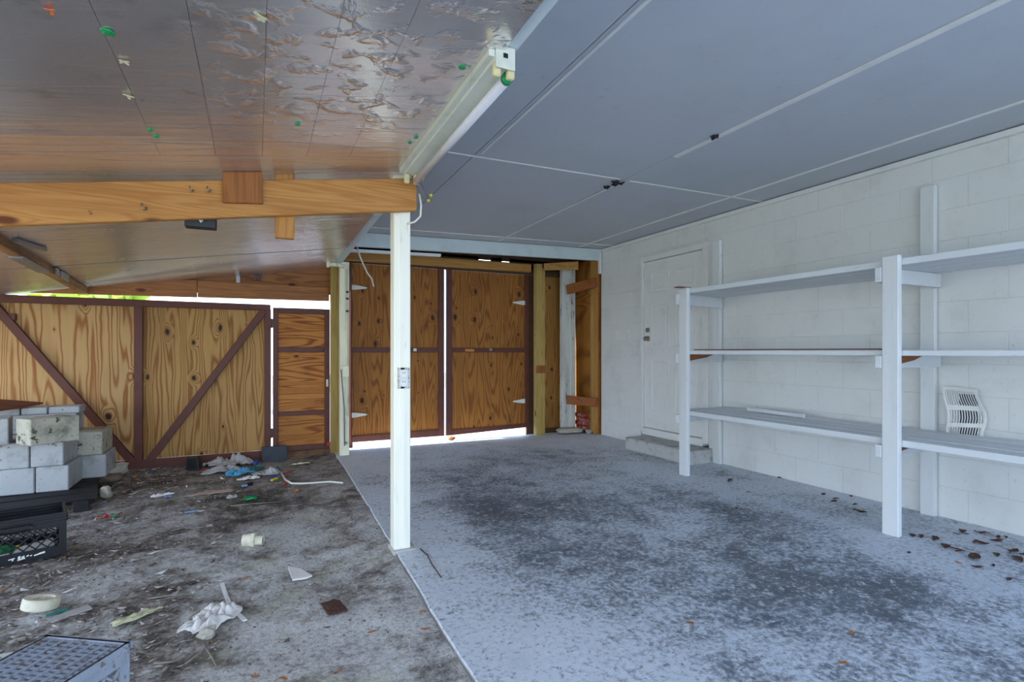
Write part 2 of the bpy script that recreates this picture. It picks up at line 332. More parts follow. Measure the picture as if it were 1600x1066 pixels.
# ------------------------------------------------------------------ mesh building
class MB:
    def __init__(s): s.v = []; s.f = []
    def add(s, vs, fs):
        o = len(s.v); s.v += [tuple(p) for p in vs]; s.f += [tuple(i+o for i in q) for q in fs]; return s
    def box(s, x0, x1, y0, y1, z0, z1):
        return s.add([(x0,y0,z0),(x1,y0,z0),(x1,y1,z0),(x0,y1,z0),(x0,y0,z1),(x1,y0,z1),(x1,y1,z1),(x0,y1,z1)],
                     [(0,3,2,1),(4,5,6,7),(0,1,5,4),(1,2,6,5),(2,3,7,6),(3,0,4,7)])
    def hexa(s, p): return s.add(p, [(0,3,2,1),(4,5,6,7),(0,1,5,4),(1,2,6,5),(2,3,7,6),(3,0,4,7)])
    def bar(s, a, b, w, h, up=(0,0,1)):
        a = Vector(a); b = Vector(b); d = (b-a).normalized(); up = Vector(up)
        sd = d.cross(up)
        if sd.length < 1e-4: sd = d.cross(Vector((1,0,0)))
        sd.normalize(); u = sd.cross(d).normalized(); sd = sd*w/2; u = u*h/2
        return s.hexa([a-sd-u, a+sd-u, b+sd-u, b-sd-u, a-sd+u, a+sd+u, b+sd+u, b-sd+u])
    def prism(s, poly, axis, lo, hi):
        n = len(poly); vs = []
        for t in (lo, hi):
            for a, b in poly:
                vs.append({'x': (t,a,b), 'y': (a,t,b), 'z': (a,b,t)}[axis])
        fs = [tuple(range(n-1,-1,-1)), tuple(range(n, 2*n))]
        for i in range(n):
            j = (i+1) % n; fs.append((i, j, n+j, n+i))
        return s.add(vs, fs)
    def tube(s, pts, r, n=8, cap=True):
        pts = [Vector(p) for p in pts]; rings = []; vs = []
        rr = r if isinstance(r, (list, tuple)) else [r]*len(pts)
        prev = None
        for i, p in enumerate(pts):
            d = (pts[min(i+1, len(pts)-1)]-pts[max(i-1, 0)]).normalized()
            if prev is None:
                a = d.orthogonal().normalized()
            else:
                a = (prev-d*prev.dot(d)).normalized()
            prev = a; b = d.cross(a)
            for k in range(n):
                q = 2*math.pi*k/n; vs.append(p+(a*math.cos(q)+b*math.sin(q))*rr[i])
        fs = []
        for i in range(len(pts)-1):
            for k in range(n):
                fs.append((i*n+k, i*n+(k+1)%n, (i+1)*n+(k+1)%n, (i+1)*n+k))
        if cap: fs.append(tuple(range(n-1,-1,-1))); fs.append(tuple((len(pts)-1)*n+k for k in range(n)))
        return s.add(vs, fs)
    def lathe(s, prof, c=(0,0,0), n=24, closed=False):
        vs = []; fs = []; m = len(prof)
        for k in range(n):
            q = 2*math.pi*k/n
            for r, z in prof: vs.append((c[0]+r*math.cos(q), c[1]+r*math.sin(q), c[2]+z))
        for k in range(n):
            for i in range(m if closed else m-1):
                j = (i+1) % m; kk = (k+1) % n
                fs.append((k*m+i, kk*m+i, kk*m+j, k*m+j))
        return s.add(vs, fs)
    def slab(s, x0, x1, y0, y1, zf, th, step=.25):
        nx = max(1, int((x1-x0)/step)); ny = max(1, int((y1-y0)/step)); vs = []; fs = []
        for k in (0, 1):
            for j in range(ny+1):
                for i in range(nx+1):
                    x = x0+(x1-x0)*i/nx; y = y0+(y1-y0)*j/ny; vs.append((x, y, zf(x, y)+k*th))
        N = (nx+1)*(ny+1); g = lambda i, j, k: k*N+j*(nx+1)+i
        for j in range(ny):
            for i in range(nx):
                fs.append((g(i,j,0), g(i,j+1,0), g(i+1,j+1,0), g(i+1,j,0))); fs.append((g(i,j,1), g(i+1,j,1), g(i+1,j+1,1), g(i,j+1,1)))
        for i in range(nx):
            fs.append((g(i,0,0), g(i+1,0,0), g(i+1,0,1), g(i,0,1))); fs.append((g(i+1,ny,0), g(i,ny,0), g(i,ny,1), g(i+1,ny,1)))
        for j in range(ny):
            fs.append((g(0,j+1,0), g(0,j,0), g(0,j,1), g(0,j+1,1))); fs.append((g(nx,j,0), g(nx,j+1,0), g(nx,j+1,1), g(nx,j,1)))
        return s.add(vs, fs)
    def mesh(s, name, mat, bevel=0, smooth=False, off=(0,0,0)):
        me = bpy.data.meshes.new(name)
        ox, oy, oz = off
        me.from_pydata([(x-ox, y-oy, z-oz) for x, y, z in s.v], [], s.f); 
        bm = bmesh.new(); bm.from_mesh(me)
        bmesh.ops.recalc_face_normals(bm, faces=bm.faces)
        if bevel: bmesh.ops.bevel(bm, geom=bm.edges[:], offset=bevel, segments=1, affect='EDGES', clamp_overlap=True)
        bm.to_mesh(me); bm.free()
        if smooth:
            for p in me.polygons: p.use_smooth = True
        me.materials.append(MT[mat]); return me
    def build(s, name, mat, parent=None, bevel=0, smooth=False, local=False):
        """parent given: a part, in world coordinates unless local; else a top-level mesh with its origin at its base."""
        if parent is None:
            xs, ys, zs = zip(*s.v); off = ((min(xs)+max(xs))/2, (min(ys)+max(ys))/2, min(zs)); loc = off
        elif local: off = (0,0,0); loc = (0,0,0)
        else: off = origin(parent); loc = (0,0,0)
        o = bpy.data.objects.new(name, s.mesh(name, mat, bevel, smooth, off)); COL.objects.link(o)
        o.location = loc
        if parent is not None: o.parent = parent
        return o
def origin(o):
    v = Vector((0,0,0))
    while o is not None: v += o.location; o = o.parent
    return tuple(v)
def tag(o, label, cat, group=None):
    o['label'] = label; o['category'] = cat
    if group: o['group'] = group
    return o
def thing(name, label, cat, loc, rz=0, group=None):
    o = bpy.data.objects.new(name, None); COL.objects.link(o); o.location = loc; o.rotation_euler = (0,0,rz); o.empty_display_size = .1
    return tag(o, label, cat, group)
def struct(name, mb=None, mat=None, loc=(0,0,0), bevel=0, smooth=False):
    if mb is None:
        o = bpy.data.objects.new(name, None); COL.objects.link(o); o.location = loc
    else: o = mb.build(name, mat, None, bevel, smooth)
    o['kind'] = 'structure'; return o

def clamp(v, a=0., b=1.): return max(a, min(b, v))
def sag(x, y): return -.019*(clamp(y, -1, 6.6)-1.5)*clamp((4.07-x)/3.3)
def zroof(x, y): return 2.09+.15*(x-.76)+sag(.7, y)
def zceil(x, y): return 2.42+sag(x, y)
def edge_x(y): return .66+.026*(y-1.64)+.012*mn.noise(Vector((0, y*1.7, 3)))+.006*mn.noise(Vector((0, y*7, 9)))
def zdirt(x, y):
    return -.045+.030*clamp(1-(edge_x(y)-x)/.30)+.03*mn.noise(Vector((x*1.1, y*1.1, 5)))*clamp((edge_x(y)-x)/.5)+.010*mn.noise(Vector((x*5, y*5, 1)))+.005*mn.noise(Vector((x*17, y*17, 2)))
FRONT = -2.2

# ------------------------------------------------------------------ setting: ground, slab, walls, ceiling, roof
mb = MB()
ys = [FRONT-.5+i*.1 for i in range(100)]; ys = [y for y in ys if y < 6.5]
vs = []
zs = lambda y: -.034*clamp((y-5.75)/.6)**1.5
for y in ys: vs += [(edge_x(y), y, zs(y)), (4.2, y, zs(y)), (edge_x(y)-.008, y, -.014), (edge_x(y)-.012, y, -.2)]
fs = []
for i in range(len(ys)-1):
    a = i*4; b = a+4; fs += [(a, a+1, b+1, b), (a, b, b+2, a+2), (a+2, b+2, b+3, a+3)]
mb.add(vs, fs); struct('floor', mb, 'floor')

mb = MB(); N = 110; M_ = 220; vs = []; fs = []
for j in range(M_+1):
    for i in range(N+1):
        y = FRONT-.5+(7.0-FRONT+.5)*j/M_; x = -3.6+(edge_x(y)+.005+3.6)*i/N; vs.append((x, y, zdirt(x, y)))
for j in range(M_):
    for i in range(N): k = j*(N+1)+i; fs.append((k, k+1, k+N+2, k+N+1))
mb.add(vs, fs); struct('dirt_ground', mb, 'dirt', smooth=True)
struct('yard_ground', MB().box(-30, 30, -30, 30, -.4, -.16), 'grass')
struct('driveway', MB().box(.2, 5.5, 6.5, 16, -.22, -.075), 'drive')
struct('front_drive', MB().box(-3.5, 5.0, -14, FRONT-.5, -.16, -.03), 'drive')

# right wall: painted concrete blocks around the door opening
DY0, DY1, DZ1 = 3.95, 4.985, 2.185
WX = 4.07
wall = struct('wall_right', MB().box(WX+.0015, WX+.16, FRONT, DY0, -.02, 2.43).box(WX+.0015, WX+.16, DY1, 5.79, -.02, 2.43).box(WX+.0015, WX+.16, DY0, DY1, DZ1, 2.43).box(WX+.1, WX+.16, DY0, DY1, -.02, DZ1), 'joint')
def block_mb(w, h):
    b = .0022
    return MB().add([(0,0,0),(0,w,0),(0,w,h),(0,0,h),(-.003,b,b),(-.003,w-b,b),(-.003,w-b,h-b),(-.003,b,h-b)], [(4,7,6,5),(0,4,5,1),(1,5,6,2),(2,6,7,3),(3,7,4,0)])
cache = {}
ch = 2.42/12; bl = .4
for r in range(12):
    y = FRONT-(r % 2)*bl/2
    while y < 5.78:
        segs = [(max(y, FRONT), min(y+bl, 5.78))]; z0 = r*ch; z1 = z0+ch
        if z0 < DZ1-.02:
            out = []
            for a, b in segs:
                if a < DY0: out.append((a, min(b, DY0)))
                if b > DY1: out.append((max(a, DY1), b))
            segs = out
        zb = z0 if not (z0 < DZ1 < z1) else z0
        for a, b in segs:
            if b-a < .03: continue
            key = (round(b-a-.003, 3), round(z1-zb-.003, 4))
            if key not in cache: cache[key] = block_mb(*key).mesh('wall_block', 'wall', off=(0, 0, 0))
            o = bpy.data.objects.new('wall_block', cache[key]); COL.objects.link(o); o.parent = wall
            o.location = Vector((WX+.003+random.uniform(-.0008, .0006), a+.0015, zb+.0015))-wall.location
        y += bl
struct('trim_1', MB().box(4.035, 4.066, FRONT, 5.75, 2.375, 2.412), 'trim', bevel=.003)       # thin cove strip at the ceiling

# ceiling sheets with seams and battens
ceil = struct('ceiling', MB().slab(.70, 4.2, FRONT, 5.95, lambda x, y: zceil(x, y)+.016, .05, .5), 'joint')
xe = [.80, 1.305, 2.54, 3.67, 4.08]; ye = [FRONT, .87, 3.31, 5.74]
for i in range(4):
    for j in range(3):
        k = .003
        MB().slab(xe[i]+k, xe[i+1]-k, ye[j]+k, ye[j+1]-k, lambda x, y: zceil(x, y)+.002*mn.noise(Vector((x, y, i*3+j))), .012, .2).build('ceiling_sheet', 'ceiling', ceil)
for (x, y0, y1, w) in ((2.56, .3, 2.78, .036), (3.675, FRONT, 5.7, .022), (1.335, .2, 3.25, .016), (2.55, 3.4, 5.7, .014)):
    mb = MB()
    n = 12
    for q in range(n):
        a = y0+(y1-y0)*q/n; b = y0+(y1-y0)*(q+1)/n
        mb.bar((x, a, zceil(x, a)-.003), (x, b, zceil(x, b)-.003), w, .008)
    mb.build('batten', 'trim', ceil)
for y, x0, x1 in ((3.318, .85, 2.5), (3.318, 2.6, 4.05), (5.5, .95, 4.05)):
    mb = MB()
    for q in range(8):
        a = x0+(x1-x0)*q/8; b = x0+(x1-x0)*(q+1)/8; mb.bar((a, y, zceil(a, y)-.002), (b, y, zceil(b, y)-.002), .014, .006)
    mb.build('batten', 'trim', ceil)

for px, py, r, lab in ((963, 284, .05, 'dark mud nest on the ceiling where two battens meet'), (1117, 215, .022, 'tiny mud nest beside the long ceiling batten'), (948, 291, .02, 'small dark nest just left of the larger mud nest')):
    a = ray(px, py); u = (2.40-EYE)/a[2]; x, y = a[0]*u, a[1]*u; z = zceil(x, y); rg = random.Random(px); mb = MB()
    for q in range(7):
        c = Vector((x+rg.gauss(0, r*.5), y+rg.gauss(0, r*.5), z-.004)); d = Vector((rg.gauss(0,1), rg.gauss(0,1), 0)).normalized()*r*.6
        mb.tube([c-d, c+Vector((0,0,-.012)), c+d], [.004, .010, .003], 6)
    tag(mb.build('mud_nest', 'pallet', smooth=True), lab, 'nest')

# lean-to roof of foil-faced sheets
roof = struct('roof_left', MB().slab(-3.3, .74, FRONT, 6.32, lambda x, y: zroof(x, y)+.02, .05, .5), 'sheath')
xs = [.74, .40, .21, .025, -.155, -.357, -1.1, -2.2, -3.3]
for a, b in zip(xs[1:], xs[:-1]):
    MB().slab(a+.0006, b-.0006, FRONT, 2.62, lambda x, y: zroof(x, y)+.0035*mn.noise(Vector((x*1.5, y*4, 0)))-.006*math.exp(-((y-2.41)/.03)**2)*clamp((.2-x)/1.5), .012, .05).build('foil_sheet', 'foil', roof, smooth=False)
for y0, y1 in ((2.626, 4.95), (5.02, 6.3)):
    for x0, x1 in ((-3.3, -1.36), (-1.355, .735)):
        MB().slab(x0, x1, y0, y1, lambda x, y: zroof(x, y)+.004*mn.noise(Vector((x*1.2, y*6, 0)))+(.008 if y0 > 4 else 0.), .010, .06).build('foil_sheet', 'foil', roof)

# outdoor trees beyond the gate and beyond the open front
def tree(x, y, h, r, label, seed, grp='trees outside the carport'):
    rg = random.Random(seed); t = thing('tree', label, 'tree', (x, y, -.2), 0, grp)
    MB().tube([(0,0,0),(.05,0,h*.35),(0,.05,h*.6)], [.14,.11,.07], 8).build('trunk', 'bark', t, local=True, smooth=True)
    mb = MB()
    for k in range(900):
        d = Vector((rg.gauss(0,1), rg.gauss(0,1), rg.gauss(0,1))).normalized()*r*rg.uniform(.55, 1)
        c = Vector((d.x, d.y, h*.62+d.z*h*.42/r)); a = Vector((rg.gauss(0,1), rg.gauss(0,1), rg.gauss(0,1))).normalized(); b = a.orthogonal().normalized(); s = rg.uniform(.12, .24)
        mb.add([c-a*s, c+b*s*.5, c+a*s, c-b*s*.5], [(0,1,2,3)])
    f = mb.build('foliage', 'foliage', t, local=True)
    return t
for k, (x, y, h, r, w_) in enumerate(((-2.6, 11.5, 2.6, .95, 'rightmost'), (-4.7, 11.8, 2.8, 1.0, 'middle'), (-6.9, 11.6, 2.7, 1.0, 'leftmost'))):
    tree(x, y, h, r, f'yellow green bush glimpsed through the slit above the plywood gate, {w_} of three', k, 'bushes behind the gate')

# ------------------------------------------------------------------ back wall of the lean-to
GY = 6.2
wb_ = struct('wall_back', None, None, (-.6, GY+.04, 1.6))
x0, x1 = -3.3, .78
MB().hexa([(x0,GY+.045,1.605),(x1,GY+.045,1.72),(x1,GY+.06,1.72),(x0,GY+.06,1.605),(x0,GY+.045,1.625),(x1,GY+.045,zroof(x1,GY)+.02),(x1,GY+.06,zroof(x1,GY)+.02),(x0,GY+.06,1.625)]).build('gable_plywood', 'gable_ply', wb_)
MB().hexa([(-.53,GY,1.634),(.73,GY,1.645),(.73,GY+.04,1.645),(-.53,GY+.04,1.634),(-.53,GY,1.80),(.73,GY,1.795),(.73,GY+.04,1.795),(-.53,GY+.04,1.80)]).build('gable_board', 'gable_board', wb_, bevel=.003)
MB().hexa([(-3.3,GY+.005,1.605),(-.535,GY+.005,1.632),(-.535,GY+.04,1.632),(-3.3,GY+.04,1.605),(-3.3,GY+.005,1.612),(-.535,GY+.005,1.805),(-.535,GY+.04,1.805),(-3.3,GY+.04,1.612)]).build('gable_board', 'gable_board', wb_, bevel=.002)
MB().box(-.185, -.15, GY+.03, GY+.045, 1.80, 1.93).build('steel_strap', 'galv', wb_)
# grey scraps of foil hanging under the roof edge
for px, w, dz in ((398, .018, .045), (404, .014, .06), (409, .016, .04)):
    p = aty(px, 425, GY); MB().box(p.x-w/2, p.x+w/2, GY+.015, GY+.03, zroof(p.x, GY)-dz, zroof(p.x, GY)).build('foil_scrap', 'ash', wb_)

# big plywood gate with brown frame
g = thing('plywood_gate', 'wide pale plywood gate with dark brown frame and two diagonal braces behind the block pile', 'gate', (-1.0, GY, 0))
MB().box(-3.2, -1.025, GY+.032, GY+.05, .04, 1.55).build('plywood_sheet', 'gate_ply', g)
MB().box(-1.02, .135, GY+.032, GY+.05, .04, 1.55).build('plywood_sheet', 'gate_ply_b', g)
zt = lambda x: 1.597-.012*(x+2.04)/2.1
MB().hexa([(-3.2,GY-.01,1.525),(.14,GY-.01,1.52),(.14,GY+.03,1.52),(-3.2,GY+.03,1.525),(-3.2,GY-.01,1.597),(.14,GY-.01,1.583),(.14,GY+.03,1.583),(-3.2,GY+.03,1.597)]).build('top_rail', 'brown', g, bevel=.003)
MB().box(-3.2, .14, GY-.012, GY+.03, -.10, .04).build('bottom_rail', 'brown', g, bevel=.003)
MB().box(-1.058, -.988, GY-.008, GY+.03, .03, 1.53).build('upright', 'brown', g, bevel=.003)
MB().box(.08, .143, GY-.008, GY+.03, .03, 1.53).build('upright', 'brown', g, bevel=.003)
MB().box(-3.2, -1.93, GY-.006, GY+.03, 1.365, 1.425).build('middle_rail', 'brown', g, bevel=.003)
MB().bar((-2.08, GY+.008, 1.50), (-1.06, GY+.008, .01), .068, .044, (0,1,0)).build('diagonal_brace', 'brown', g, bevel=.003)
MB().bar((.075, GY+.008, 1.52), (-.94, GY+.008, .02), .068, .044, (0,1,0)).build('diagonal_brace', 'brown', g, bevel=.003)
for z in (.18, 1.34):
    MB().box(.10, .16, GY-.016, GY-.009, z, z+.09).tube([(.15,GY-.018,z-.005),(.15,GY-.018,z+.095)], .008, 8).build('hinge', 'brown', g)

# narrow door with three plywood panels
d = thing('narrow_door', 'narrow brown framed plywood door of three stacked panels between gate and posts', 'door', (.45, GY, 0))
X0, X1 = .161, .737
MB().box(X0, X0+.05, GY-.008, GY+.03, .02, 1.553).build('stile', 'brown', d, bevel=.003)
MB().box(X1-.055, X1, GY-.008, GY+.03, .02, 1.555).build('stile', 'brown', d, bevel=.003)
rails = [(.02, .075), (.395, .445), (1.08, 1.135), (1.495, 1.555)]
for z0, z1 in rails: MB().box(X0+.05, X1-.055, GY-.006, GY+.03, z0, z1).build('rail', 'brown', d, bevel=.003)
for a, b in zip(rails[:-1], rails[1:]): MB().box(X0+.048, X1-.053, GY+.012, GY+.028, a[1]-.002, b[0]+.002).build('plywood_panel', 'narrow_ply', d)
MB().box(X1-.04, X1-.018, GY-.014, GY-.007, .70, .78).build('latch', 'chrome', d)
MB().box(X1-.03, X1+.005, GY-.03, GY-.008, .045, .085).build('red_clip', 'red', d)
tag(MB().box(.15, .75, GY-.035, GY+.03, -.10, .018).build('threshold_board', 'oldwood', bevel=.006), 'weathered dark board lying along the foot of the narrow door', 'board')

# posts at the junction of the two bays
tag(MB().box(.735, .822, 6.08, 6.17, -.03, 2.03).build('timber_post', 'treated', bevel=.003), 'bare yellow timber post beside the narrow door', 'post')
t = thing('painted_post', 'peeling cream post with conduit between the narrow door and the barn doors', 'post', (.84, 5.84, 0))
MB().box(.792, .885, 5.8, 5.89, -.03, 2.03).build('shaft', 'oldpost', t, bevel=.004)
MB().tube([(.86, 5.785, .42), (.86, 5.785, 1.15), (.85, 5.785, 1.95)], .011, 8).build('conduit', 'oldpost', t, smooth=True)
MB().box(.815, .875, 5.765, 5.80, .82, .94).build('junction_box', 'oldpost', t, bevel=.004)
MB().tube([(.835, 5.79, .1), (.83, 5.78, .5), (.80, 5.785, .9)], .005, 6).build('cable', 'greywire', t, smooth=True)
MB().tube([(.66, 5.78, 1.985), (.76, 5.78, 1.99), (.83, 5.79, 1.975)], .022, 10).build('pipe_stub', 'oldpost', t, smooth=True)
MB().box(.655, .685, 5.75, 5.81, 1.955, 2.015).build('pipe_cap', 'oldpost', t, bevel=.006)
MB().tube([(.85, 5.77, .13), (.85, 5.80, .13)], .014, 10).build('bolt', 'chrome', t)
for z in (1.5, 1.63, 1.7): MB().box(.846, .874, 5.772, 5.80, z, z+.02).build('conduit_clip', 'darkmetal', t)

# ------------------------------------------------------------------ barn doors
BY = 6.4
def leaf(x0, x1, name_label, hinge_left):
    d = thing('barn_door', name_label, 'door', ((x0+x1)/2, BY, 0))
    L = .018 if hinge_left else .075; Rr = .075 if hinge_left else .05
    zb0, zb1 = (.03, .03) if hinge_left else (.03, .065)
    up = MB().box(x0+L-.004, x1-Rr+.004, BY+.012, BY+.03, 1.13, 2.115); up.build('plywood_panel', 'door_ply', d)
    MB().box(x0+L-.004, x1-Rr+.004, BY+.012, BY+.03, .085, 1.08).build('plywood_panel', 'door_ply', d)
    MB().box(x0, x0+L, BY-.01, BY+.03, zb0, 2.12).build('stile', 'brown', d, bevel=.002)
    MB().box(x1-Rr, x1, BY-.01, BY+.03, zb1, 2.12).build('stile', 'brown', d, bevel=.003)
    MB().hexa([(x0+L,BY-.008,zb0),(x1-Rr,BY-.008,zb1),(x1-Rr,BY+.03,zb1),(x0+L,BY+.03,zb0),(x0+L,BY-.008,.10),(x1-Rr,BY-.008,.115),(x1-Rr,BY+.03,.115),(x0+L,BY+.03,.10)]).build('bottom_rail', 'brown', d, bevel=.003)
    MB().box(x0+L, x1-Rr, BY-.006, BY+.03, 1.075, 1.133).build('middle_rail', 'brown', d, bevel=.003)
    for z in ((1.835, .345) if hinge_left else (1.74, .42)):
        xe_, s = (x0+.01, 1) if hinge_left else (x1-.045, -1)
        MB().prism([(xe_, z-.028), (xe_+s*.04, z-.028), (xe_+s*.175, z-.008), (xe_+s*.185, z), (xe_+s*.175, z+.008), (xe_+s*.04, z+.028), (xe_, z+.028)], 'y', BY-.003, BY+.011).build('strap_hinge', 'hinge', d)
    return d
dl = leaf(.985, 2.126, 'left golden plywood barn door behind the white post, hinged on its left', True)
dr = leaf(2.153, 3.312, 'right golden plywood barn door with scribbled dark marks, hinged on its right', False)
MB().box(1.73, 1.765, BY-.03, BY-.008, 1.09, 1.125).build('latch', 'hinge', dl)
MB().box(2.40, 2.52, BY-.03, BY-.007, 1.085, 1.12).build('latch_block', 'pine_x', dr, bevel=.003)
MB().box(2.73, 2.77, BY-.03, BY-.007, 1.095, 1.13).build('latch', 'chrome', dr)
mb = MB()
for pts in ([(2.47,1.60),(2.49,1.56),(2.53,1.555)], [(2.62,1.62),(2.64,1.56),(2.63,1.50),(2.65,1.44)], [(2.70,1.38),(2.76,1.42),(2.80,1.425)]):
    mb.tube([(x, BY+.0115, z) for x, z in pts], .0035, 5)
mb.build('ink_mark', 'blacksl', dr)

struct('light_seal_1', MB().box(.80, 1.02, 6.435, 6.45, -.1, 2.3), 'brown')  # board added behind the left barn door edge to close a light gap
struct('light_seal_2', MB().box(.752, .80, 6.215, 6.235, -.1, 1.60), 'brown')  # strip added beside the narrow door to thin its bright slit
struct('light_seal_3', MB().box(3.322, 4.2, 6.47, 6.50, -.1, 2.44), 'sheath')  # dark backing added outside the right recess to keep light out
struct('light_seal_4', MB().box(4.08, 4.11, 5.79, 6.47, -.1, 2.44), 'sheath')  # backing added past the end of the block wall, also against stray light
# header timbers over the doors
tag(MB().hexa([(.79,6.34,2.135),(3.33,6.34,2.15),(3.33,6.40,2.15),(.79,6.40,2.135),(.79,6.34,2.25),(3.33,6.34,2.255),(3.33,6.40,2.255),(.79,6.40,2.25)]).build('door_header', 'header', bevel=.004), 'golden timber header running across above both barn doors', 'beam')
b = MB(); n = 6
for q in range(n):
    a0 = .86+(4.04-.86)*q/n; a1 = .86+(4.04-.86)*(q+1)/n
    za, zb = zceil(a0, 5.8)-.145, zceil(a1, 5.8)-.145
    b.hexa([(a0,5.78,za),(a1,5.78,zb),(a1,5.83,zb),(a0,5.83,za),(a0,5.78,za+.147),(a1,5.78,zb+.147),(a1,5.83,zb+.147),(a0,5.83,za+.147)])
tag(b.build('header_beam', 'beam'), 'pale blue painted beam across the far end of the white ceiling', 'beam')
tag(MB().bar((.86, 5.86, 2.16), (1.9, 5.86, 2.185), .05, .03).build('conduit_rail', 'trim'), 'thin grey painted rail below the pale blue beam at far left', 'rail')
tag(MB().tube([aty(558,386,5.8), aty(563,402,5.82), aty(573,425,5.86), aty(581,436,5.86), aty(584,448,5.87)], .008, 6).build('dangling_cable', 'wire', smooth=True), 'loose white cable dangling in front of the left barn door', 'cable')
struct('ceiling_sheathing', MB().box(.70, 4.3, 5.84, 6.46, 2.44, 2.47), 'sheath')
struct('light_seal_5', MB().box(.70, .72, 5.93, 6.46, 2.06, 2.46), 'sheath')  # fascia added between lean-to roof and ceiling to block sun streaks
struct('wall_above_doors', MB().box(.75, 2.6, 6.42, 6.45, 2.12, 2.32).box(2.6, 4.3, 6.42, 6.45, 2.12, 2.272).box(2.78, 2.93, 6.42, 6.45, 2.2, 2.32).box(3.05, 4.3, 6.42, 6.45, 2.2, 2.32).box(.75, 4.3, 6.42, 6.45, 2.285, 2.44), 'sheath')
# right-hand corner of the back bay
tag(MB().box(3.345, 3.435, 6.22, 6.31, -.03, 2.25).build('gate_post', 'treated', bevel=.004), 'square treated timber post on which the right barn door is hung', 'post')
tag(MB().box(3.437, 3.475, 6.225, 6.315, -.02, 2.2).build('timber_stud', 'treated', bevel=.003), 'pale stud doubled against the right hand side of the gate post', 'post')
tag(MB().box(3.335, 3.47, 6.19, 6.222, .80, .90).build('nailing_block', 'scab', bevel=.003), 'small brown block nailed low on the treated gate post', 'block')
MB_ = MB().box(3.477, 3.93, 6.45, 6.468, .03, 2.16); tag(MB_.build('plywood_infill', 'jamb_ply'), 'honey plywood infill sheet between treated post and peeling white post', 'panel')
tag(MB().hexa([(3.42,6.16,2.16),(3.84,5.98,2.17),(3.86,6.02,2.17),(3.44,6.20,2.16),(3.42,6.16,2.25),(3.84,5.98,2.28),(3.86,6.02,2.28),(3.44,6.20,2.25)]).build('timber_block', 'header', bevel=.004), 'short golden timber block under the pale blue beam at the right', 'beam')
t = thing('peeling_post', 'white post with flaking paint standing on rubble in the back right corner', 'post', (3.83, 6.25, .05))
MB().box(3.745, 3.93, 6.22, 6.30, .05, 2.29).build('shaft', 'peel', t, bevel=.004)
MB().box(3.86, 3.935, 6.20, 6.225, .06, 2.25).build('edge_strip', 'peel', t, bevel=.003)
t = thing('plywood_strip', 'narrow brown plywood strip with stud at the end of the block wall', 'panel', (4.07, 6.1, 0))
MB().box(4.06, 4.075, 5.82, 6.45, .0, 2.32).build('plywood_sheet', 'door_ply', t)
MB().box(4.02, 4.058, 5.83, 5.90, 0, 2.30).build('stud', 'pine_z', t, bevel=.003)
MB().box(4.03, 4.058, 5.905, 5.98, .01, 2.29).build('stud', 'treated', t, bevel=.003)
tag(MB().bar((3.79, 6.18, 1.92), (4.004, 5.80, 1.99), .035, .125).build('cleat', 'cleat', bevel=.003), 'upper red brown cleat nailed across the plywood strip', 'board')
tag(MB().bar((3.79, 6.18, .435), (4.013, 5.80, .42), .035, .115).build('cleat', 'cleat', bevel=.003), 'lower red brown cleat nailed across the plywood strip', 'board')
tag(MB().box(4.028, 4.06, 5.765, 5.80, 2.10, 2.42).build('corner_strip', 'trim'), 'short white strip hanging in the ceiling corner above the cleats', 'trim')
bw = thing('brick_patch', 'small patch of old red bricks at the foot of the plywood strip', 'bricks', (4.0, 6.15, 0))
for r in range(4):
    for k in range(2):
        y = 6.02+.12*k+.05*(r % 2)
        MB().box(3.985-random.uniform(0,.015), 4.058, y, y+.112, .03+r*.055, .08+r*.055).build('brick', 'brick', bw, bevel=.005)

# rubble pad below the peeling post
def stone(name, c, sz, mat, seed, label, cat='stone', group=None, rz=0., bump=.25, sub=2):
    bm = bmesh.new(); bmesh.ops.create_icosphere(bm, subdivisions=sub, radius=1)
    rg = Vector((seed*3.1, seed*1.7, seed*.9))
    for v in bm.verts:
        p = v.co.copy(); m = max(abs(p.x), abs(p.y), abs(p.z)); p = p.lerp(p/m*.8, .55)*(1+bump*mn.noise(p*1.3+rg)+bump*.4*mn.noise(p*3+rg))
        v.co = Vector((p.x*sz[0], p.y*sz[1], p.z*sz[2]))
    lo = min(v.co.z for v in bm.verts)
    for v in bm.verts: v.co.z -= lo
    me = bpy.data.meshes.new(name); bm.to_mesh(me); bm.free(); me.materials.append(MT[mat])
    o = bpy.data.objects.new(name, me); COL.objects.link(o); o.location = c; o.rotation_euler = (0,0,rz)
    return tag(o, label, cat, group)
stone('rubble_slab', (3.80, 6.13, -.005), (.20, .11, .038), 'stone', 3, 'pale flat stone slab at the foot of the peeling white post', rz=-.15, bump=.2, sub=3)
stone('rubble_stone', (3.99, 5.96, -.005), (.04, .05, .03), 'stone', 8, 'small pale stone by the foot of the brick patch')

# ------------------------------------------------------------------ edge beam, post, fluorescent light
b = MB(); n = 10
for q in range(n):
    ya = FRONT+(5.95-FRONT)*q/n; yb = FRONT+(5.95-FRONT)*(q+1)/n
    za, zb = zroof(.74, ya)+.012, zroof(.74, yb)+.012
    xa, xb = .695+.012*(ya-2)/2, .695+.012*(yb-2)/2
    b.hexa([(xa,ya,za),(xa+.095,ya,za),(xb+.095,yb,zb),(xb,yb,zb),(xa,ya,2.44+sag(.7,ya)),(xa+.095,ya,2.44+sag(.7,ya)),(xb+.095,yb,2.44+sag(.7,yb)),(xb,yb,2.44+sag(.7,yb))])
tag(b.build('edge_beam', 'beam'), 'long pale blue painted beam dividing the foil roof from the white ceiling', 'beam')
PT = zroof(.74, 2.95)+.01
t = thing('white_post', 'tall cream painted post with an outlet in the middle of the carport', 'post', (.725, 2.95, 0))
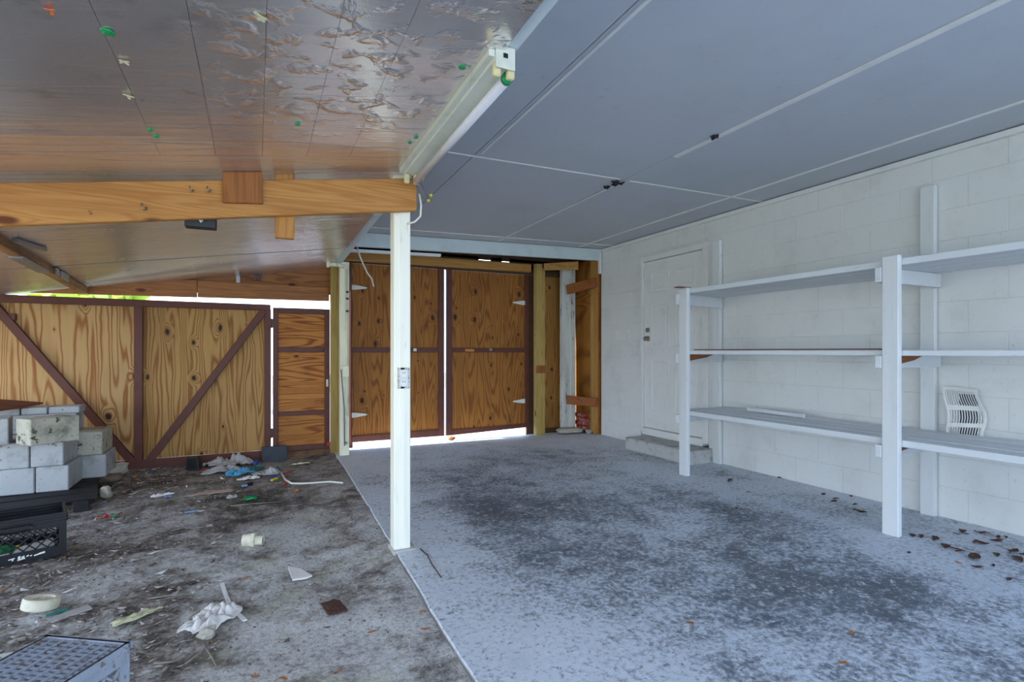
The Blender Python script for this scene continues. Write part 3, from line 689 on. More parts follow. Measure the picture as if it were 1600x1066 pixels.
MB().box(.679, .771, 2.905, 2.995, 0, PT).build('shaft', 'post', t, bevel=.005)
MB().box(.715, .735, 2.900, 2.906, .02, PT-.1).build('face_groove', 'post', t)
plq = MB().box(.698, .766, 2.900, 2.9055, .885, 1.00).build('peeled_patch', 'patch', t)
ol = MB().box(.708, .756, 2.897, 2.901, .895, .99).build('outlet', 'outlet', t, bevel=.002)
for z in (.918, .966):
    MB().lathe([(0,0),(.017,0),(.019,.002),(.019,.004)], (0,0,0), 16)
    MB().prism([(.732+.017*math.cos(q*math.pi/8), z+.019*math.sin(q*math.pi/8)) for q in range(16)], 'y', 2.894, 2.8975).build('socket', 'white', ol)
    for dx in (-.006, .006): MB().box(.731+dx-.0015, .731+dx+.0015, 2.8932, 2.8945, z+.001, z+.010).build('socket_slot', 'darkmetal', ol)
tag(MB().box(.672, .80, 2.88, 3.02, -.02, .003).build('post_pad', 'step', bevel=.004), 'thin patch of mortar around the foot of the cream post', 'pad')

rz_ = lambda x, top: 2.035-.15*(.792-x)-(0 if top else .176)
t = thing('rafter', 'long bare pine rafter sloping down to the left from the cream post', 'beam', (-.5, 2.87, 1.7))
MB().hexa([(-2.6,2.852,rz_(-2.6,0)),(.792,2.852,rz_(.792,0)),(.792,2.89,rz_(.792,0)),(-2.6,2.89,rz_(-2.6,0)),(-2.6,2.852,rz_(-2.6,1)),(.792,2.852,rz_(.792,1)),(.792,2.89,rz_(.792,1)),(-2.6,2.89,rz_(-2.6,1))]).build('timber', 'pine_x', t, bevel=.004)
for px, py, s in ((298, 298, 1), (325, 298, 1), (224, 326, 1.2), (141, 334, .6)):
    p = aty(px, py, 2.85)
    MB().tube([p+Vector((-.004*s,0,.018*s)), p+Vector((-.003*s,-.012,.016*s)), p+Vector((0,-.018,.002)), p+Vector((.004*s,-.016,-.010*s)), p+Vector((.010*s,-.012,-.006*s)), p+Vector((.011*s,-.012,.004*s))], .0028*s, 6).build('cup_hook', 'chrome', t, smooth=True)
tag(MB().hexa([(-.140,2.828,1.785),(.030,2.828,1.80),(.030,2.851,1.80),(-.140,2.851,1.785),(-.142,2.828,zroof(-.14,2.84)-.002),(.028,2.828,zroof(.03,2.84)-.002),(.028,2.851,zroof(.03,2.84)-.002),(-.142,2.851,zroof(-.14,2.84)-.002)]).build('scab_board', 'scab', bevel=.003), 'brown cedar board nailed to the front of the pine rafter', 'board')
tag(MB().box(.085, .175, 2.892, 2.93, 1.655, 1.98).build('hanger_board', 'pine_z', bevel=.003), 'pale pine board hanging behind and below the pine rafter', 'board')
t = thing('junction_box', 'small dark metal box hung behind the rafter with a white hook', 'box', (-.235, 2.93, 1.67))
MB().box(-.30, -.17, 2.893, 2.95, 1.672, 1.80).build('case', 'darkmetal', t, bevel=.003)
MB().tube([(-.235,2.89,1.74),(-.24,2.885,1.71),(-.232,2.885,1.695),(-.226,2.885,1.705)], .004, 6).build('hook', 'white', t, smooth=True)

# fluorescent fixture under the edge beam
Y0, Y1 = 1.60, 2.80; XC = .742; ZB = zroof(.74, 2.2)+.012
sl = (zroof(.74, Y1)-zroof(.74, Y0))/(Y1-Y0)
zf = lambda y: ZB+sl*(y-2.2)
t = thing('fluorescent_light', 'old strip light with one bare tube under the pale blue edge beam', 'lamp', (XC, 2.2, zf(2.2)-.1))
def run(x0, x1, z0, z1, ya, yb): return [(x0,ya,zf(ya)+z0),(x1,ya,zf(ya)+z0),(x1,yb,zf(yb)+z0),(x0,yb,zf(yb)+z0),(x0,ya,zf(ya)+z1),(x1,ya,zf(ya)+z1),(x1,yb,zf(yb)+z1),(x0,yb,zf(yb)+z1)]
MB().hexa(run(XC-.038, XC+.038, -.05, -.001, Y0, Y1)).build('channel', 'fixture', t, bevel=.004)
MB().hexa(run(XC-.058, XC-.038, -.042, -.012, Y0, Y1)).build('reflector_flange', 'fixture', t)
MB().hexa([(XC-.035,Y0-.004,zf(Y0)-.075),(XC+.035,Y0-.004,zf(Y0)-.075),(XC+.035,Y0,zf(Y0)-.075),(XC-.035,Y0,zf(Y0)-.075),(XC-.035,Y0-.004,zf(Y0)-.002),(XC+.035,Y0-.004,zf(Y0)-.002),(XC+.035,Y0,zf(Y0)-.002),(XC-.035,Y0,zf(Y0)-.002)]).build('end_plate', 'fixture', t)
MB().box(XC-.008, XC+.008, Y0-.006, Y0-.004, zf(Y0)-.04, zf(Y0)-.025).build('knockout', 'darkmetal', t)
for y in (Y0+.005, Y1-.03):
    for dx in (-.024, .026):
        MB().box(XC+dx-.014, XC+dx+.014, y, y+.022, zf(y)-.098, zf(y)-.05).build('lamp_holder', 'cream', t, bevel=.005)
MB().tube([(XC+.026, Y0+.03, zf(Y0)-.082), (XC+.026, Y1-.032, zf(Y1)-.082)], .018, 14).build('tube', 'tube', t, smooth=True)
MB().tube([(XC+.026, Y0+.028, zf(Y0)-.082), (XC+.026, Y0+.05, zf(Y0)-.082)], .0205, 14).build('tube_cap', 'green', t, smooth=True)
# wires at the far end of the lamp
t = thing('wire_bundle', 'tangle of wires with yellow connectors hanging at the end of the rafter', 'wires', (.80, 2.82, 1.95))
A = Vector((.775, 2.80, 2.03)); K = aty(670, 310, 2.83)
MB().tube([A, A+Vector((.02,0,-.03)), K+Vector((-.02,0,.03)), K], .0035, 6).build('wire', 'greywire', t, smooth=True)
MB().tube([A+Vector((-.02,.01,0)), A+Vector((.01,.01,-.06)), K+Vector((-.03,.0,.005)), K+Vector((-.01,0,-.01)), K+Vector((.012,0,-.004)), K], .003, 6).build('wire', 'greywire', t, smooth=True)
for q in ((.008, 0, .012), (-.006, 0, -.018), (-.035, .01, .10)):
    c = K+Vector(q); MB().tube([c, c+Vector((.008,-.004,.012))], [.009, .005], 8).build('wire_connector', 'yellow', t)
P0 = aty(655, 303, 2.86)
MB().tube([P0, aty(658,320,2.86), aty(657,338,2.86), aty(648,347,2.88), aty(636,350,2.90)], .006, 8).build('white_cable', 'wire', t, smooth=True)

# low purlin under the foil roof at the far left
t = thing('eave_purlin', 'rough dark purlin with steel plates under the low left end of the foil roof', 'beam', (-1.4, 5.2, 1.72))
def pur(ya, yb, mat, name, w=.06, dz=.05, top=.0, dx=0):
    f = lambda y: -1.285-.055*(y-3.9)+dx
    b = MB(); xa, xb = f(ya), f(yb); za, zb = zroof(xa, ya)-top, zroof(xb, yb)-top
    return b.hexa([(xa-w,ya,za-dz),(xa,ya,za-dz),(xb,yb,zb-dz),(xb-w,yb,zb-dz),(xa-w,ya,za+.004),(xa,ya,za+.004),(xb,yb,zb+.004),(xb-w,yb,zb+.004)]).build(name, mat, t, bevel=.002)
pur(3.0, 6.2, 'pine_y', 'timber')
pur(4.3, 4.9, 'galv', 'steel_plate', .07, .012, .05, .004)
pur(5.02, 5.12, 'galv', 'steel_plate', .012, .05, .0, .013)
pur(5.2, 5.42, 'stone', 'steel_plate', .012, .05, .0, .013)
t2 = tag(MB().bar((-1.25, 4.0, zroof(-1.25, 4.0)-.012), (-1.20, 4.3, zroof(-1.20, 4.3)-.012), .03, .02).build('foil_lath', 'galv'), 'short grey lath pinned to the foil by the left edge of the photo', 'lath')

# green cap nails and yellowed tape stubs pinned in the foil
for k, (px, py, s, lab) in enumerate(((168, 49, 1.25, 'large green cap nail in the foil roof, nearest at upper left'), (234, 202, .8, 'green cap nail in the foil roof, farther of a close pair'), (244, 212, .8, 'green cap nail in the foil roof, nearer of a close pair'),
        (465, 193, .8, 'single green cap nail in the foil right of the cedar board'), (722, 104, 1., 'green cap nail beside the near end of the strip light'), (650, 214, .8, 'green cap nail beside the far end of the strip light'), (640, 222, .8, 'green cap nail nearest the cream post at the foil edge'))):
    a = ray(px, py); u = (2.09-.15*.76-EYE)/(a[2]-.15*a[0]); x, y = a[0]*u, a[1]*u
    x = min(x, .69)
    for _ in range(4):
        z = zroof(x, y); u = (z-EYE)/a[2]; x, y = a[0]*u, a[1]*u
    z = zroof(x, y)-.004
    tag(MB().lathe([(0,-.004),(.006*s,-.004),(.009*s,-.002),(.0125*s,-.001),(.0125*s,.003),(0,.003)], (x, y, z), 14).build('cap_nail', 'green'), lab, 'nail', 'green cap nails')
for k, (px, py, s, lab) in enumerate(((80, 14, .8, 'orange and white paper stub stuck to the foil at the top left'), (405, 23, 1.1, 'yellow paper stub stuck to the foil at the top middle'), (193, 94, .8, 'small pale stub on the foil below the large green nail'), (200, 148, 1., 'pale stub on the foil near the lowest crease'))):
    a = ray(px, py); z = 1.95
    for _ in range(5):
        u = (z-EYE)/a[2]; x, y = a[0]*u, a[1]*u; z = zroof(x, y)
    z -= .004
    rg = random.Random(k)
    mb = MB()
    for q in range(5):
        a0 = rg.uniform(0, 6.28); l = .018*s*rg.uniform(.5, 1); mb.bar((x, y, z), (x+l*math.cos(a0), y+l*math.sin(a0), z-.006*rg.random()), .008*s, .002)
    tag(mb.build('paper_stub', 'paper' if k else 'orange'), lab, 'scrap')

# ------------------------------------------------------------------ house door in the right wall
t = struct('door_1', None, None, (WX, 4.46, .2))
ZD0, ZD1 = .215, 2.12
MB().box(WX-.014, WX+.10, DY0, DY0+.075, .16, 2.185).build('door_casing', 'trim', t, bevel=.004)
MB().box(WX-.014, WX+.10, DY1-.035, DY1, .16, 2.185).build('door_casing', 'trim', t, bevel=.004)
MB().box(WX-.014, WX+.10, DY0+.075, DY1-.035, 2.125, 2.185).build('door_casing', 'trim', t, bevel=.004)
MB().box(WX-.018, WX+.10, DY0+.075, DY1-.035, .127, .205).build('door_sill', 'trim', t, bevel=.004)
L0, L1 = DY0+.08, DY1-.04
MB().box(WX+.016, WX+.055, L0, L1, .21, 2.12).build('door_leaf', 'trim', t, bevel=.002)
w = L1-L0
for z0, z1 in ((.42, .98), (1.13, 1.62), (1.76, 1.98)):
    for k in range(2):
        a = L0+.12+k*(w-.12*2+.09)/2; b_ = a+(w-.12*2-.09)/2
        c = .018
        mb = MB()
        for (p0, p1, q0, q1) in ((a, b_, z0, z0+c), (a, b_, z1-c, z1), (a, a+c, z0+c, z1-c), (b_-c, b_, z0+c, z1-c)): mb.box(WX+.009, WX+.017, p0, p1, q0, q1)
        mb.box(WX+.011, WX+.017, a+.05, b_-.05, z0+.05, z1-.05)
        mb.build('raised_panel', 'trim', t, bevel=.002)
ky = L1-.065
kb = MB()
def knob(z, r, l):
    prof = [(0,0),(r*1.1,0),(r*1.1,.006),(r*.45,.012),(r*.4,l*.45),(r*.95,l*.6),(r,l*.8),(r*.7,l),(0,l)]
    mb = MB(); n = 16; m = len(prof); vs = []; fs = []
    for k in range(n):
        q = 2*math.pi*k/n
        for rr, x in prof: vs.append((WX+.016-x, ky+rr*math.cos(q), z+rr*math.sin(q)))
    for k in range(n):
        for i in range(m-1): kk = (k+1) % n; fs.append((k*m+i, kk*m+i, kk*m+i+1, k*m+i+1))
    return mb.add(vs, fs)
knob(1.235, .028, .055).build('door_knob', 'chrome', t, smooth=True)
knob(1.335, .025, .025).build('deadbolt', 'chrome', t, smooth=True)

t = thing('concrete_step', 'stained low concrete step below the white house door', 'step', (3.9, 4.33, 0))
MB().box(3.735, 4.06, 3.866, 4.86, -.02, .127).build('slab', 'step', t, bevel=.012)

# wall fittings
tag(MB().box(WX-.012, WX-.003, 5.19, 5.47, 1.22, 1.345).build('cover_plate', 'trim'), 'blank rectangle painted over on the block wall left of the house door', 'panel')
t = thing('hose_hook', 'small painted wire loop bracket on the wall left of the house door', 'hook', (WX, 5.09, 1.05))
p0, p1 = atx(988, 541, 4.05), atx(998, 556, 4.05)
ya, yb, za, zb = p0.y, p1.y, p1.z, p0.z
MB().tube([(4.04,ya,zb),(4.03,ya,za),(4.03,yb,za),(4.03,yb,zb),(4.06,yb,zb)], .006, 6).build('loop', 'beam', t, smooth=True)
MB().box(4.05, 4.066, yb-.012, yb+.012, za-.01, zb+.01).build('back_plate', 'trim', t)
p = atx(1475, 604, 4.04); q = atx(1541, 690, 4.04)

# warped louvred vent cover
t = thing('vent_cover', 'warped white slotted vent cover leaning on the wall behind the lowest shelf', 'vent', (4.03, 1.75, .55))
c00, c10, c01, c11 = atx(1487, 700, 4.035), atx(1543, 700, 4.03), atx(1473, 603, 4.0), atx(1531, 609, 4.02)
def vp(u, v, off=0.):
    a = c00.lerp(c10, u); b = c01.lerp(c11, u); r = a.lerp(b, v)
    return r+Vector((-.018*math.sin(v*5+u*2)-off, .012*math.sin(v*9), 0))
def strip(u0, u1, v0, v1, n=6, th=.006):
    vs = []; fs = []
    horiz = (u1-u0) > (v1-v0)
    for i in range(n+1):
        s = i/n
        pr = [(u0+(u1-u0)*s, v0), (u0+(u1-u0)*s, v1)] if horiz else [(u0, v0+(v1-v0)*s), (u1, v0+(v1-v0)*s)]
        for (a, b) in pr: vs += [vp(a, b), vp(a, b, th)]
    for i in range(n):
        k = i*4; m = k+4; fs += [(k, m, m+2, k+2), (k+1, k+3, m+3, m+1), (k, k+1, m+1, m), (k+2, m+2, m+3, k+3)]
    fs += [(0, 2, 3, 1), (n*4, n*4+1, n*4+3, n*4+2)]
    return MB().add(vs, fs)
MB().box(4.058, 4.066, max(c10.y, c11.y)+.03, min(c00.y, c01.y)-.03, c00.z+.0, c01.z-.05).build('slot_shade_panel', 'tile', t)  # dark sheet painted in for the shade of the hole behind the slots
for v0, v1 in ((0., .05), (.34, .41), (.62, .70), (.94, 1.)): strip(0, 1, v0, v1).build('cross_bar', 'white', t)
for u0, u1 in ((0, .07), (.93, 1.)): strip(u0, u1, 0, 1, 10, .007).build('side_bar', 'white', t)
for k in range(13):
    u = .1+.82*k/12; strip(u-.012, u+.010, .03, .97, 10, .004).build('vane', 'white', t)

# ------------------------------------------------------------------ wall shelving
sh = thing('shelf_unit', 'long white painted wooden shelving with three tiers along the right wall', 'shelves', (3.7, 1.9, 0))
XF = 3.38
PY = [(-.05, .04), (1.835, 1.925), (3.53, 3.625)]
RY = [(.10, .19), (1.965, 2.05), (3.77, 3.86)]
for (a, b), (c, d), top in zip(PY, RY, (1.655, 1.655, 1.645)):
    MB().box(XF, XF+.038, a, b, 0, top).build('front_post', 'shelf_z', sh, bevel=.003)
    MB().box(4.024, 4.062, c, d, 0, 2.19 if c < 3 else 2.16).build('rear_post', 'shelf_z', sh, bevel=.003)
    for zt, hh in ((1.595, .09), (1.062, .075), (.527, .075)):
        MB().bar((XF-.002, b+.021, zt-hh/2), (4.02, c-.022 if c < 3 else c-.022, zt-hh/2), .038, hh).build('arm', 'shelf' if zt > 1.5 else 'shelf', sh, bevel=.003)
XS = 3.421
for z0, z1 in ((1.598, 1.638), (1.064, 1.096), (.529, .569)):
    for k in range(4):
        xa = XS+k*.148; dz = random.uniform(-.002, .002)
        ya_, yb_ = -.2+random.uniform(-.02, .02), 3.655+random.uniform(0, .03)
        MB().hexa([(xa, ya_, z0+dz), (xa+.136, ya_, z0+dz), (xa+.136, yb_, z0+dz), (xa, yb_, z0+dz), (xa, ya_, z1+dz), (xa+.136, ya_, z1+dz), (xa+.136, yb_, z1+dz), (xa, yb_, z1+dz)]).build('plank', 'shelf', sh, bevel=.003)
for (a, b), zu in ((PY[1], 1.064), (PY[2], 1.064), (PY[1], .529)):
    MB().prism([(3.425, zu), (3.80, zu), (3.70, zu-.03), (3.425, zu-.07)], 'y', b-.010, b+.001).build('bare_gusset', 'rawwood', sh)
a, b = aty(1034, 456, 3.6), aty(1062, 454, 3.6)
tag(MB().box(3.30, 3.44, 3.545, 3.60, 1.6452, 1.653).build('thin_stick', 'rustboard'), 'thin brown sliver of wood lying across the top of the far shelf post', 'stick')
a, b = atz(1156, 643.5, .572), atz(1222, 652, .572)
tag(MB().bar((3.86, 3.30, .588), (3.83, 2.75, .588), .03, .03).build('wood_batten', 'shelf', bevel=.002), 'loose white batten lying at the back of the lowest shelf', 'stick')
tag(MB().bar((3.455, 3.50, 1.103), (3.465, 1.98, 1.103), .05, .008).build('thin_board', 'rustboard'), 'thin brown strip lying along the front of the middle shelf', 'board')

# ------------------------------------------------------------------ pile of concrete blocks on a dark pallet
GZ = zdirt(-1.3, 4.9)
t = thing('pallet', 'dark weathered pallet under the pile of concrete blocks', 'pallet', (-1.62, 5.05, GZ), R(12))
for k in range(5): MB().box(-.6, .52, -.42+k*.2, -.27+k*.2, .075, .095).build('deck_board', 'pallet', t, bevel=.004, local=True)
for x in (-.52, 0, .42): MB().box(x-.04, x+.05, -.44, .56, .0, .075).build('stringer', 'pallet', t, bevel=.004, local=True)
PZ = GZ+.097
BH = .185
def cblock(cx, cy, z, rz, wx, wy, label, h=BH):
    o = MB().box(-wx/2, wx/2, -wy/2, wy/2, 0, h).mesh('concrete_block', 'block', .006)
    o = bpy.data.objects.new('concrete_block', o); COL.objects.link(o)
    o.location = (cx, cy, z); o.rotation_euler = (0, 0, R(rz))
    return tag(o, label, 'block', 'concrete blocks piled on the pallet')
def corner_block(px, py, z, rz, wx, wy, label, h=BH):
    """front right bottom corner of the block stands where the ray meets the height z"""
    p = atz(px, py, z); m = Matrix.Rotation(R(rz), 2) @ Vector((-wx/2, wy/2)); return cblock(p.x+m.x, p.y+m.y, z, rz, wx, wy, label, h)
PA = atz(107, 766, PZ); PR = R(1)
def pile(u0, u1, v0, v1, layer, label, mat='block', h=BH, z=None, jit=0.):
    c = Matrix.Rotation(PR, 2) @ Vector(((u0+u1)/2, (v0+v1)/2))
    me = MB().box(-(u1-u0)/2, (u1-u0)/2, -(v1-v0)/2, (v1-v0)/2, 0, h).mesh('concrete_block', mat, .006)
    o = bpy.data.objects.new('concrete_block', me); COL.objects.link(o)
    o.location = (PA.x+c.x, PA.y+c.y, PZ+layer*(BH+.002) if z is None else z); o.rotation_euler = (0, 0, PR+R(jit))
    return tag(o, label, 'block', 'concrete blocks piled on the pallet')
pile(-.19, 0, 0, .39, 0, 'grey block with a dark smear, right end of the lowest front row')
pile(-.387, -.197, -.005, .385, 0, 'plain bluish grey block, second from right in the lowest front row')
pile(-.585, -.394, 0, .39, 0, 'grey block cut by the left photo edge in the lowest front row')
pile(-.23, .15, .40, .79, 0, 'pale block farthest right on the lowest layer, behind the front row')
pile(-.62, -.237, .40, .79, 0, 'block of the lowest layer at the back, hidden by the front row')
pile(-.222, -.032, .008, .39, 1, 'pale block at the right end of the middle layer front row')
pile(-.419, -.229, .003, .39, 1, 'pale block second from the right in the middle layer front row')
pile(-.617, -.426, .008, .39, 1, 'pale block of the middle layer cut by the left photo edge')
pile(-.26, .125, .402, .79, 1, 'mottled buff block farthest right on the middle layer, behind the front row', 'mossy')
pile(-.65, -.267, .402, .79, 1, 'block of the middle layer at the back under the thin pavers')
zt = PZ+2*BH+.004
c = atz(47, 698, zt); m = Matrix.Rotation(R(40), 2) @ Vector((.15, .095))
o = cblock(c.x+m.x, c.y+m.y, zt, 40, .30, .19, 'mossy stained block set askew on top of the pile'); o.data.materials[0] = MT['mossy']
c = atz(3, 697, zt); cblock(c.x-.10, c.y+.15, zt, 13, .19, .30, 'upper grey block left of the mossy one at the photo edge')
pile(-.60, -.07, .52, .76, 2, 'low pale block at the back of the pile under the thin pavers', h=.15)
for k, (u0, u1, l) in enumerate(((-.60, -.43, 'left'), (-.42, -.26, 'middle'), (-.25, -.05, 'right'))):
    pile(u0, u1, .52, .72, 0, f'thin grey paver, {l} of the three on the back of the pile', h=.055, z=zt+.152)
bq = [(-2.1,4.98,zt+.17),(-1.66,5.50,zt+.213),(-1.58,5.62,zt+.228),(-2.2,5.62,zt+.31)]
tag(MB().hexa(bq+[(x, y, z+.016) for x, y, z in bq]).build('loose_board', 'rustboard'), 'red brown board tilted on top of the block pile', 'board')

# ------------------------------------------------------------------ milk crates
def lattice(mb, w, h, sp, th, origin_, ux, uz, un, ang=45):
    """crossing bars clipped to a w x h window; un: outward normal"""
    for sgn in (1, -1):
        dx, dz = math.cos(R(ang)), sgn*math.sin(R(ang)); nx, nz = -dz, dx
        k = -40
        while k < 40:
            px, pz = w/2+nx*sp*k, h/2+nz*sp*k; t0, t1 = -9., 9.
            for p, dd, hi in ((px, dx, w), (pz, dz, h)):
                if abs(dd) < 1e-6:
                    if p < 0 or p > hi: t0, t1 = 1, 0
                    continue
                a, b = (0-p)/dd, (hi-p)/dd
                t0 = max(t0, min(a, b)); t1 = min(t1, max(a, b))
            if t1-t0 > .01:
                A = origin_+ux*(px+dx*t0)+uz*(pz+dz*t0); B = origin_+ux*(px+dx*t1)+uz*(pz+dz*t1)
                mb.bar(A, B, th, th*.9, un)
            k += 1
def crate(t, W_, D_, H_, mat, up=True, handle=True):
    S = [(Vector((0,0,0)), Vector((1,0,0)), Vector((0,-1,0)), W_), (Vector((W_,0,0)), Vector((0,1,0)), Vector((1,0,0)), D_),
         (Vector((W_,D_,0)), Vector((-1,0,0)), Vector((0,1,0)), W_), (Vector((0,D_,0)), Vector((0,-1,0)), Vector((-1,0,0)), D_)]
    Z = Vector((0,0,1)); th = .006
    lo, hi = (.055, H_-.075) if up else (.075, H_-.055)
    for o, ux, un, L in S:
        mb = MB()
        def plate(a, b, c, d, k=0.):
            A = o+ux*a-un*.004+un*k/2; B = o+ux*b-un*.004+un*k/2
            mb.bar(A+Z*(c+d)/2, B+Z*(c+d)/2, th+k, d-c, Z)
        plate(0, L, 0, lo); plate(0, L, hi, H_)
        plate(0, .032, lo, hi); plate(L-.032, L, lo, hi)
        for z in ((H_-.012, H_-.028, H_-.044) if up else (.012, .028, .044)): plate(-.004, L+.004, z-.003, z+.003, .008)
        lattice(mb, L-.064, hi-lo, .034, .006, o+ux*.032+Z*lo-un*.003, ux, Z, un)
        mb.build('side_wall', mat, t, local=True)
    mb = MB(); zb = .006 if up else H_-.006
    lattice(mb, W_, D_, .034, .006, Vector((0,0,zb)), Vector((1,0,0)), Vector((0,1,0)), Z)
    for k in range(1, 8): mb.box(W_*k/8-.003, W_*k/8+.003, 0, D_, zb-.004, zb+.004)
    if up: mb.build('base_grid', mat, t, local=True)
cp = atz(104, 866, -.035)
t = thing('milk_crate', 'black plastic milk crate with white print in front of the block pile', 'crate', (cp.x, cp.y, -.035), R(17))
ofs = bpy.data.objects  # crate is built with its front right corner at the origin
def crate_at_corner(t, W_, D_, H_, mat):
    crate(t, W_, D_, H_, mat)
    for ch_ in t.children: 
        for v in ch_.data.vertices: v.co.x -= W_
crate_at_corner(t, .45, .31, .235, 'blacksl')
MB().tube([(-.27,-.006,.17),(-.21,-.008,.165),(-.15,-.006,.17),(-.14,-.006,.185),(-.15,-.006,.20),(-.21,-.008,.203),(-.27,-.006,.20),(-.28,-.006,.185),(-.27,-.006,.17)], .006, 6).build('handle_rim', 'blacksl', t, local=True)
mb = MB()
for x0, x1, z0, z1 in ((-.235,-.21,.026,.031),(-.222,-.215,.018,.028),(-.20,-.17,.016,.022),(-.198,-.188,.022,.036),(-.184,-.172,.02,.034),(-.165,-.155,.028,.034),(-.15,-.142,.026,.031),(-.135,-.115,.024,.031),(-.115,-.09,.028,.037)):
    mb.hexa([(x0,-.006,z0),(x1,-.006,z0+.004),(x1,-.003,z0+.004),(x0,-.003,z0),(x0,-.006,z1),(x1,-.006,z1+.004),(x1,-.003,z1+.004),(x0,-.003,z1)])
mb.build('white_print', 'label', t, local=True)
def in_crate(x, y, z): 
    m = Matrix.Rotation(R(17), 2) @ Vector((x, y)); return Vector((cp.x+m.x, cp.y+m.y, -.035+z))
def bottle(a, b, r, mat, label, cap=None):
    d = (b-a).normalized(); o = thing('bottle', label, 'bottle', tuple(a))
    MB().tube([a, a+d*.004, a+(b-a)*.62, a+(b-a)*.8, a+(b-a)*.84, b], [r*.85, r, r, r*.45, r*.36, r*.36], 14).build('body', mat, o, smooth=True)
    if cap: MB().tube([b-d*.002, b+d*.02], r*.42, 12).build('cap', cap, o)
    return o
bottle(in_crate(-.05, .06, .065), in_crate(-.25, .05, .04), .026, 'bag', 'pale bottle lying inside the black crate', 'white')
bottle(in_crate(-.30, .08, .055), in_crate(-.21, .13, .05), .03, 'green', 'short green container inside the black crate', 'yellow')
bottle(in_crate(-.36, .05, .05), in_crate(-.30, .04, .05), .014, 'yellow', 'small yellow tube inside the black crate at the photo edge')

gz = .245
g0 = atz(203, 1003, gz); g1 = atz(75, 992, gz); g2 = atz(118, 1066, gz)
ang = math.atan2(g0.y-g1.y, g0.x-g1.x)
t = thing('milk_crate', 'upturned grey blue plastic crate cut by the bottom edge at left', 'crate', (g1.x, g1.y, gz-.28), ang)
GW = (g0-g1).length; GD = .30
crate(t, GW, GD, .28, 'greycr', up=False)
for ch_ in t.children:
    for v in ch_.data.vertices: v.co.y -= GD
mb = MB(); zt_ = .28
for k in range(1, 8): x = GW*k/8; mb.box(x-.0035, x+.0035, -GD, 0, zt_-.016, zt_-.002)
mb.build('base_rib', 'greycr', t, local=True)
mb = MB()
k = 0; y = -.014
while y > -GD:
    mb.box(.004, GW-.004, y-.0035, y+.0035, zt_-.012, zt_-.004); y -= .0185; k += 1
mb.build('base_slat', 'greycr', t, local=True)
mb = MB()
for x0, x1, y0, y1 in ((-.004, GW+.004, -.010, .004), (-.004, GW+.004, -GD-.004, -GD+.010), (-.004, .010, -GD, 0), (GW-.010, GW+.004, -GD, 0)): mb.box(x0, x1, y0, y1, zt_-.02, zt_)
mb.build('base_rim', 'greycr', t, local=True)

# ------------------------------------------------------------------ litter on the dirt
def crumple(name, c, w, l, h, rz, seed, mat, label, cat, n=26, ragged=.25, group=None):
    mb = MB(); vs = []; fs = []
    sv = Vector((seed*2.3, seed*5.1, 0))
    for layer in (0, 1):
        for j in range(n+1):
            for i in range(n+1):
                u = 2*i/n-1; v = 2*j/n-1
                q = max(abs(u), abs(v)) or 1; r_ = math.hypot(u, v) or 1; s = .4+.6*q/r_
                rag = 1+ragged*mn.noise(Vector((u*1.2, v*1.2, seed)))*1.6
                x = u*s*w/2*rag; y = v*s*l/2*rag
                f = abs(mn.noise(Vector((u*1.3, v*1.3, 0))+sv))*.8+abs(mn.noise(Vector((u*3.1, v*3.1, 2))+sv))*.5+abs(mn.noise(Vector((u*7, v*7, 4))+sv))*.2
                edge = 1-max(abs(u), abs(v))**3
                z = h*f*(.35+.65*edge)+.004
                vs.append((x, y, z+layer*.0025))
    N = (n+1)*(n+1)
    for j in range(n):
        for i in range(n):
            k = j*(n+1)+i; fs.append((k, k+n+1, k+n+2, k+1)); fs.append((N+k, N+k+1, N+k+n+2, N+k+n+1))
    for i in range(n):
        for a, b in ((i, i+1), (n*(n+1)+i+1, n*(n+1)+i)): fs.append((a, b, b+N, a+N))
        for a, b in (((i+1)*(n+1), i*(n+1)), (i*(n+1)+n, (i+1)*(n+1)+n)): fs.append((a, b, b+N, a+N))
    mb.add(vs, fs)
    o = bpy.data.objects.new(name, mb.mesh(name, mat, smooth=True)); COL.objects.link(o)
    z = max(zdirt(c[0], c[1]), zdirt(c[0]+.05, c[1]), zdirt(c[0]-.05, c[1])) if c[0] < edge_x(c[1]) else 0
    o.location = (c[0], c[1], z); o.rotation_euler = (0, 0, rz)
    return tag(o, label, cat, group)
def fl(px, py):
    z = -.04
    for _ in range(4):
        p = atz(px, py, z); z = zdirt(p.x, p.y) if p.x < edge_x(p.y) else 0.
    return Vector((p.x, p.y, z))
p = fl(330, 972); crumple('rag', p, .25, .16, .085, R(60), 3, 'cloth', 'crumpled dirty white rag on the dirt beside the curved white strip', 'cloth', 34)
p = fl(212, 968); crumple('paper_wrapper', p, .20, .055, .035, R(35), 5, 'paper', 'yellowed torn wrapper lying on the dirt behind the grey crate', 'wrapper', 22)
p = fl(360, 728); crumple('plastic_bag', p, .42, .22, .16, R(5), 7, 'bag', 'grey plastic bag heaped by the gate foot', 'bag', 28)
p = fl(350, 738); crumple('plastic_bag', p+Vector((0,-.02,0)), .36, .14, .09, R(12), 17, 'bag', 'flattened grey film in front of the heaped plastic bag', 'bag', 24)
p = fl(375, 743); crumple('blue_bag', p, .26, .12, .10, R(20), 9, 'bluebag', 'crumpled bright blue film by the grey plastic bag', 'bag', 24)
p = fl(402, 735); crumple('teal_scrap', p, .14, .08, .07, R(40), 10, 'teal', 'teal scrap of film beside the blue film', 'scrap', 16)
p = fl(417, 742); crumple('plastic_bag', p, .24, .14, .10, R(-10), 11, 'bag', 'small grey film bag between the blue film and the dark tile', 'bag', 22)
p = fl(388, 750); crumple('paper_scrap', p, .18, .09, .05, R(8), 12, 'cloth', 'dirty white paper scrap in front of the blue film', 'scrap', 18)
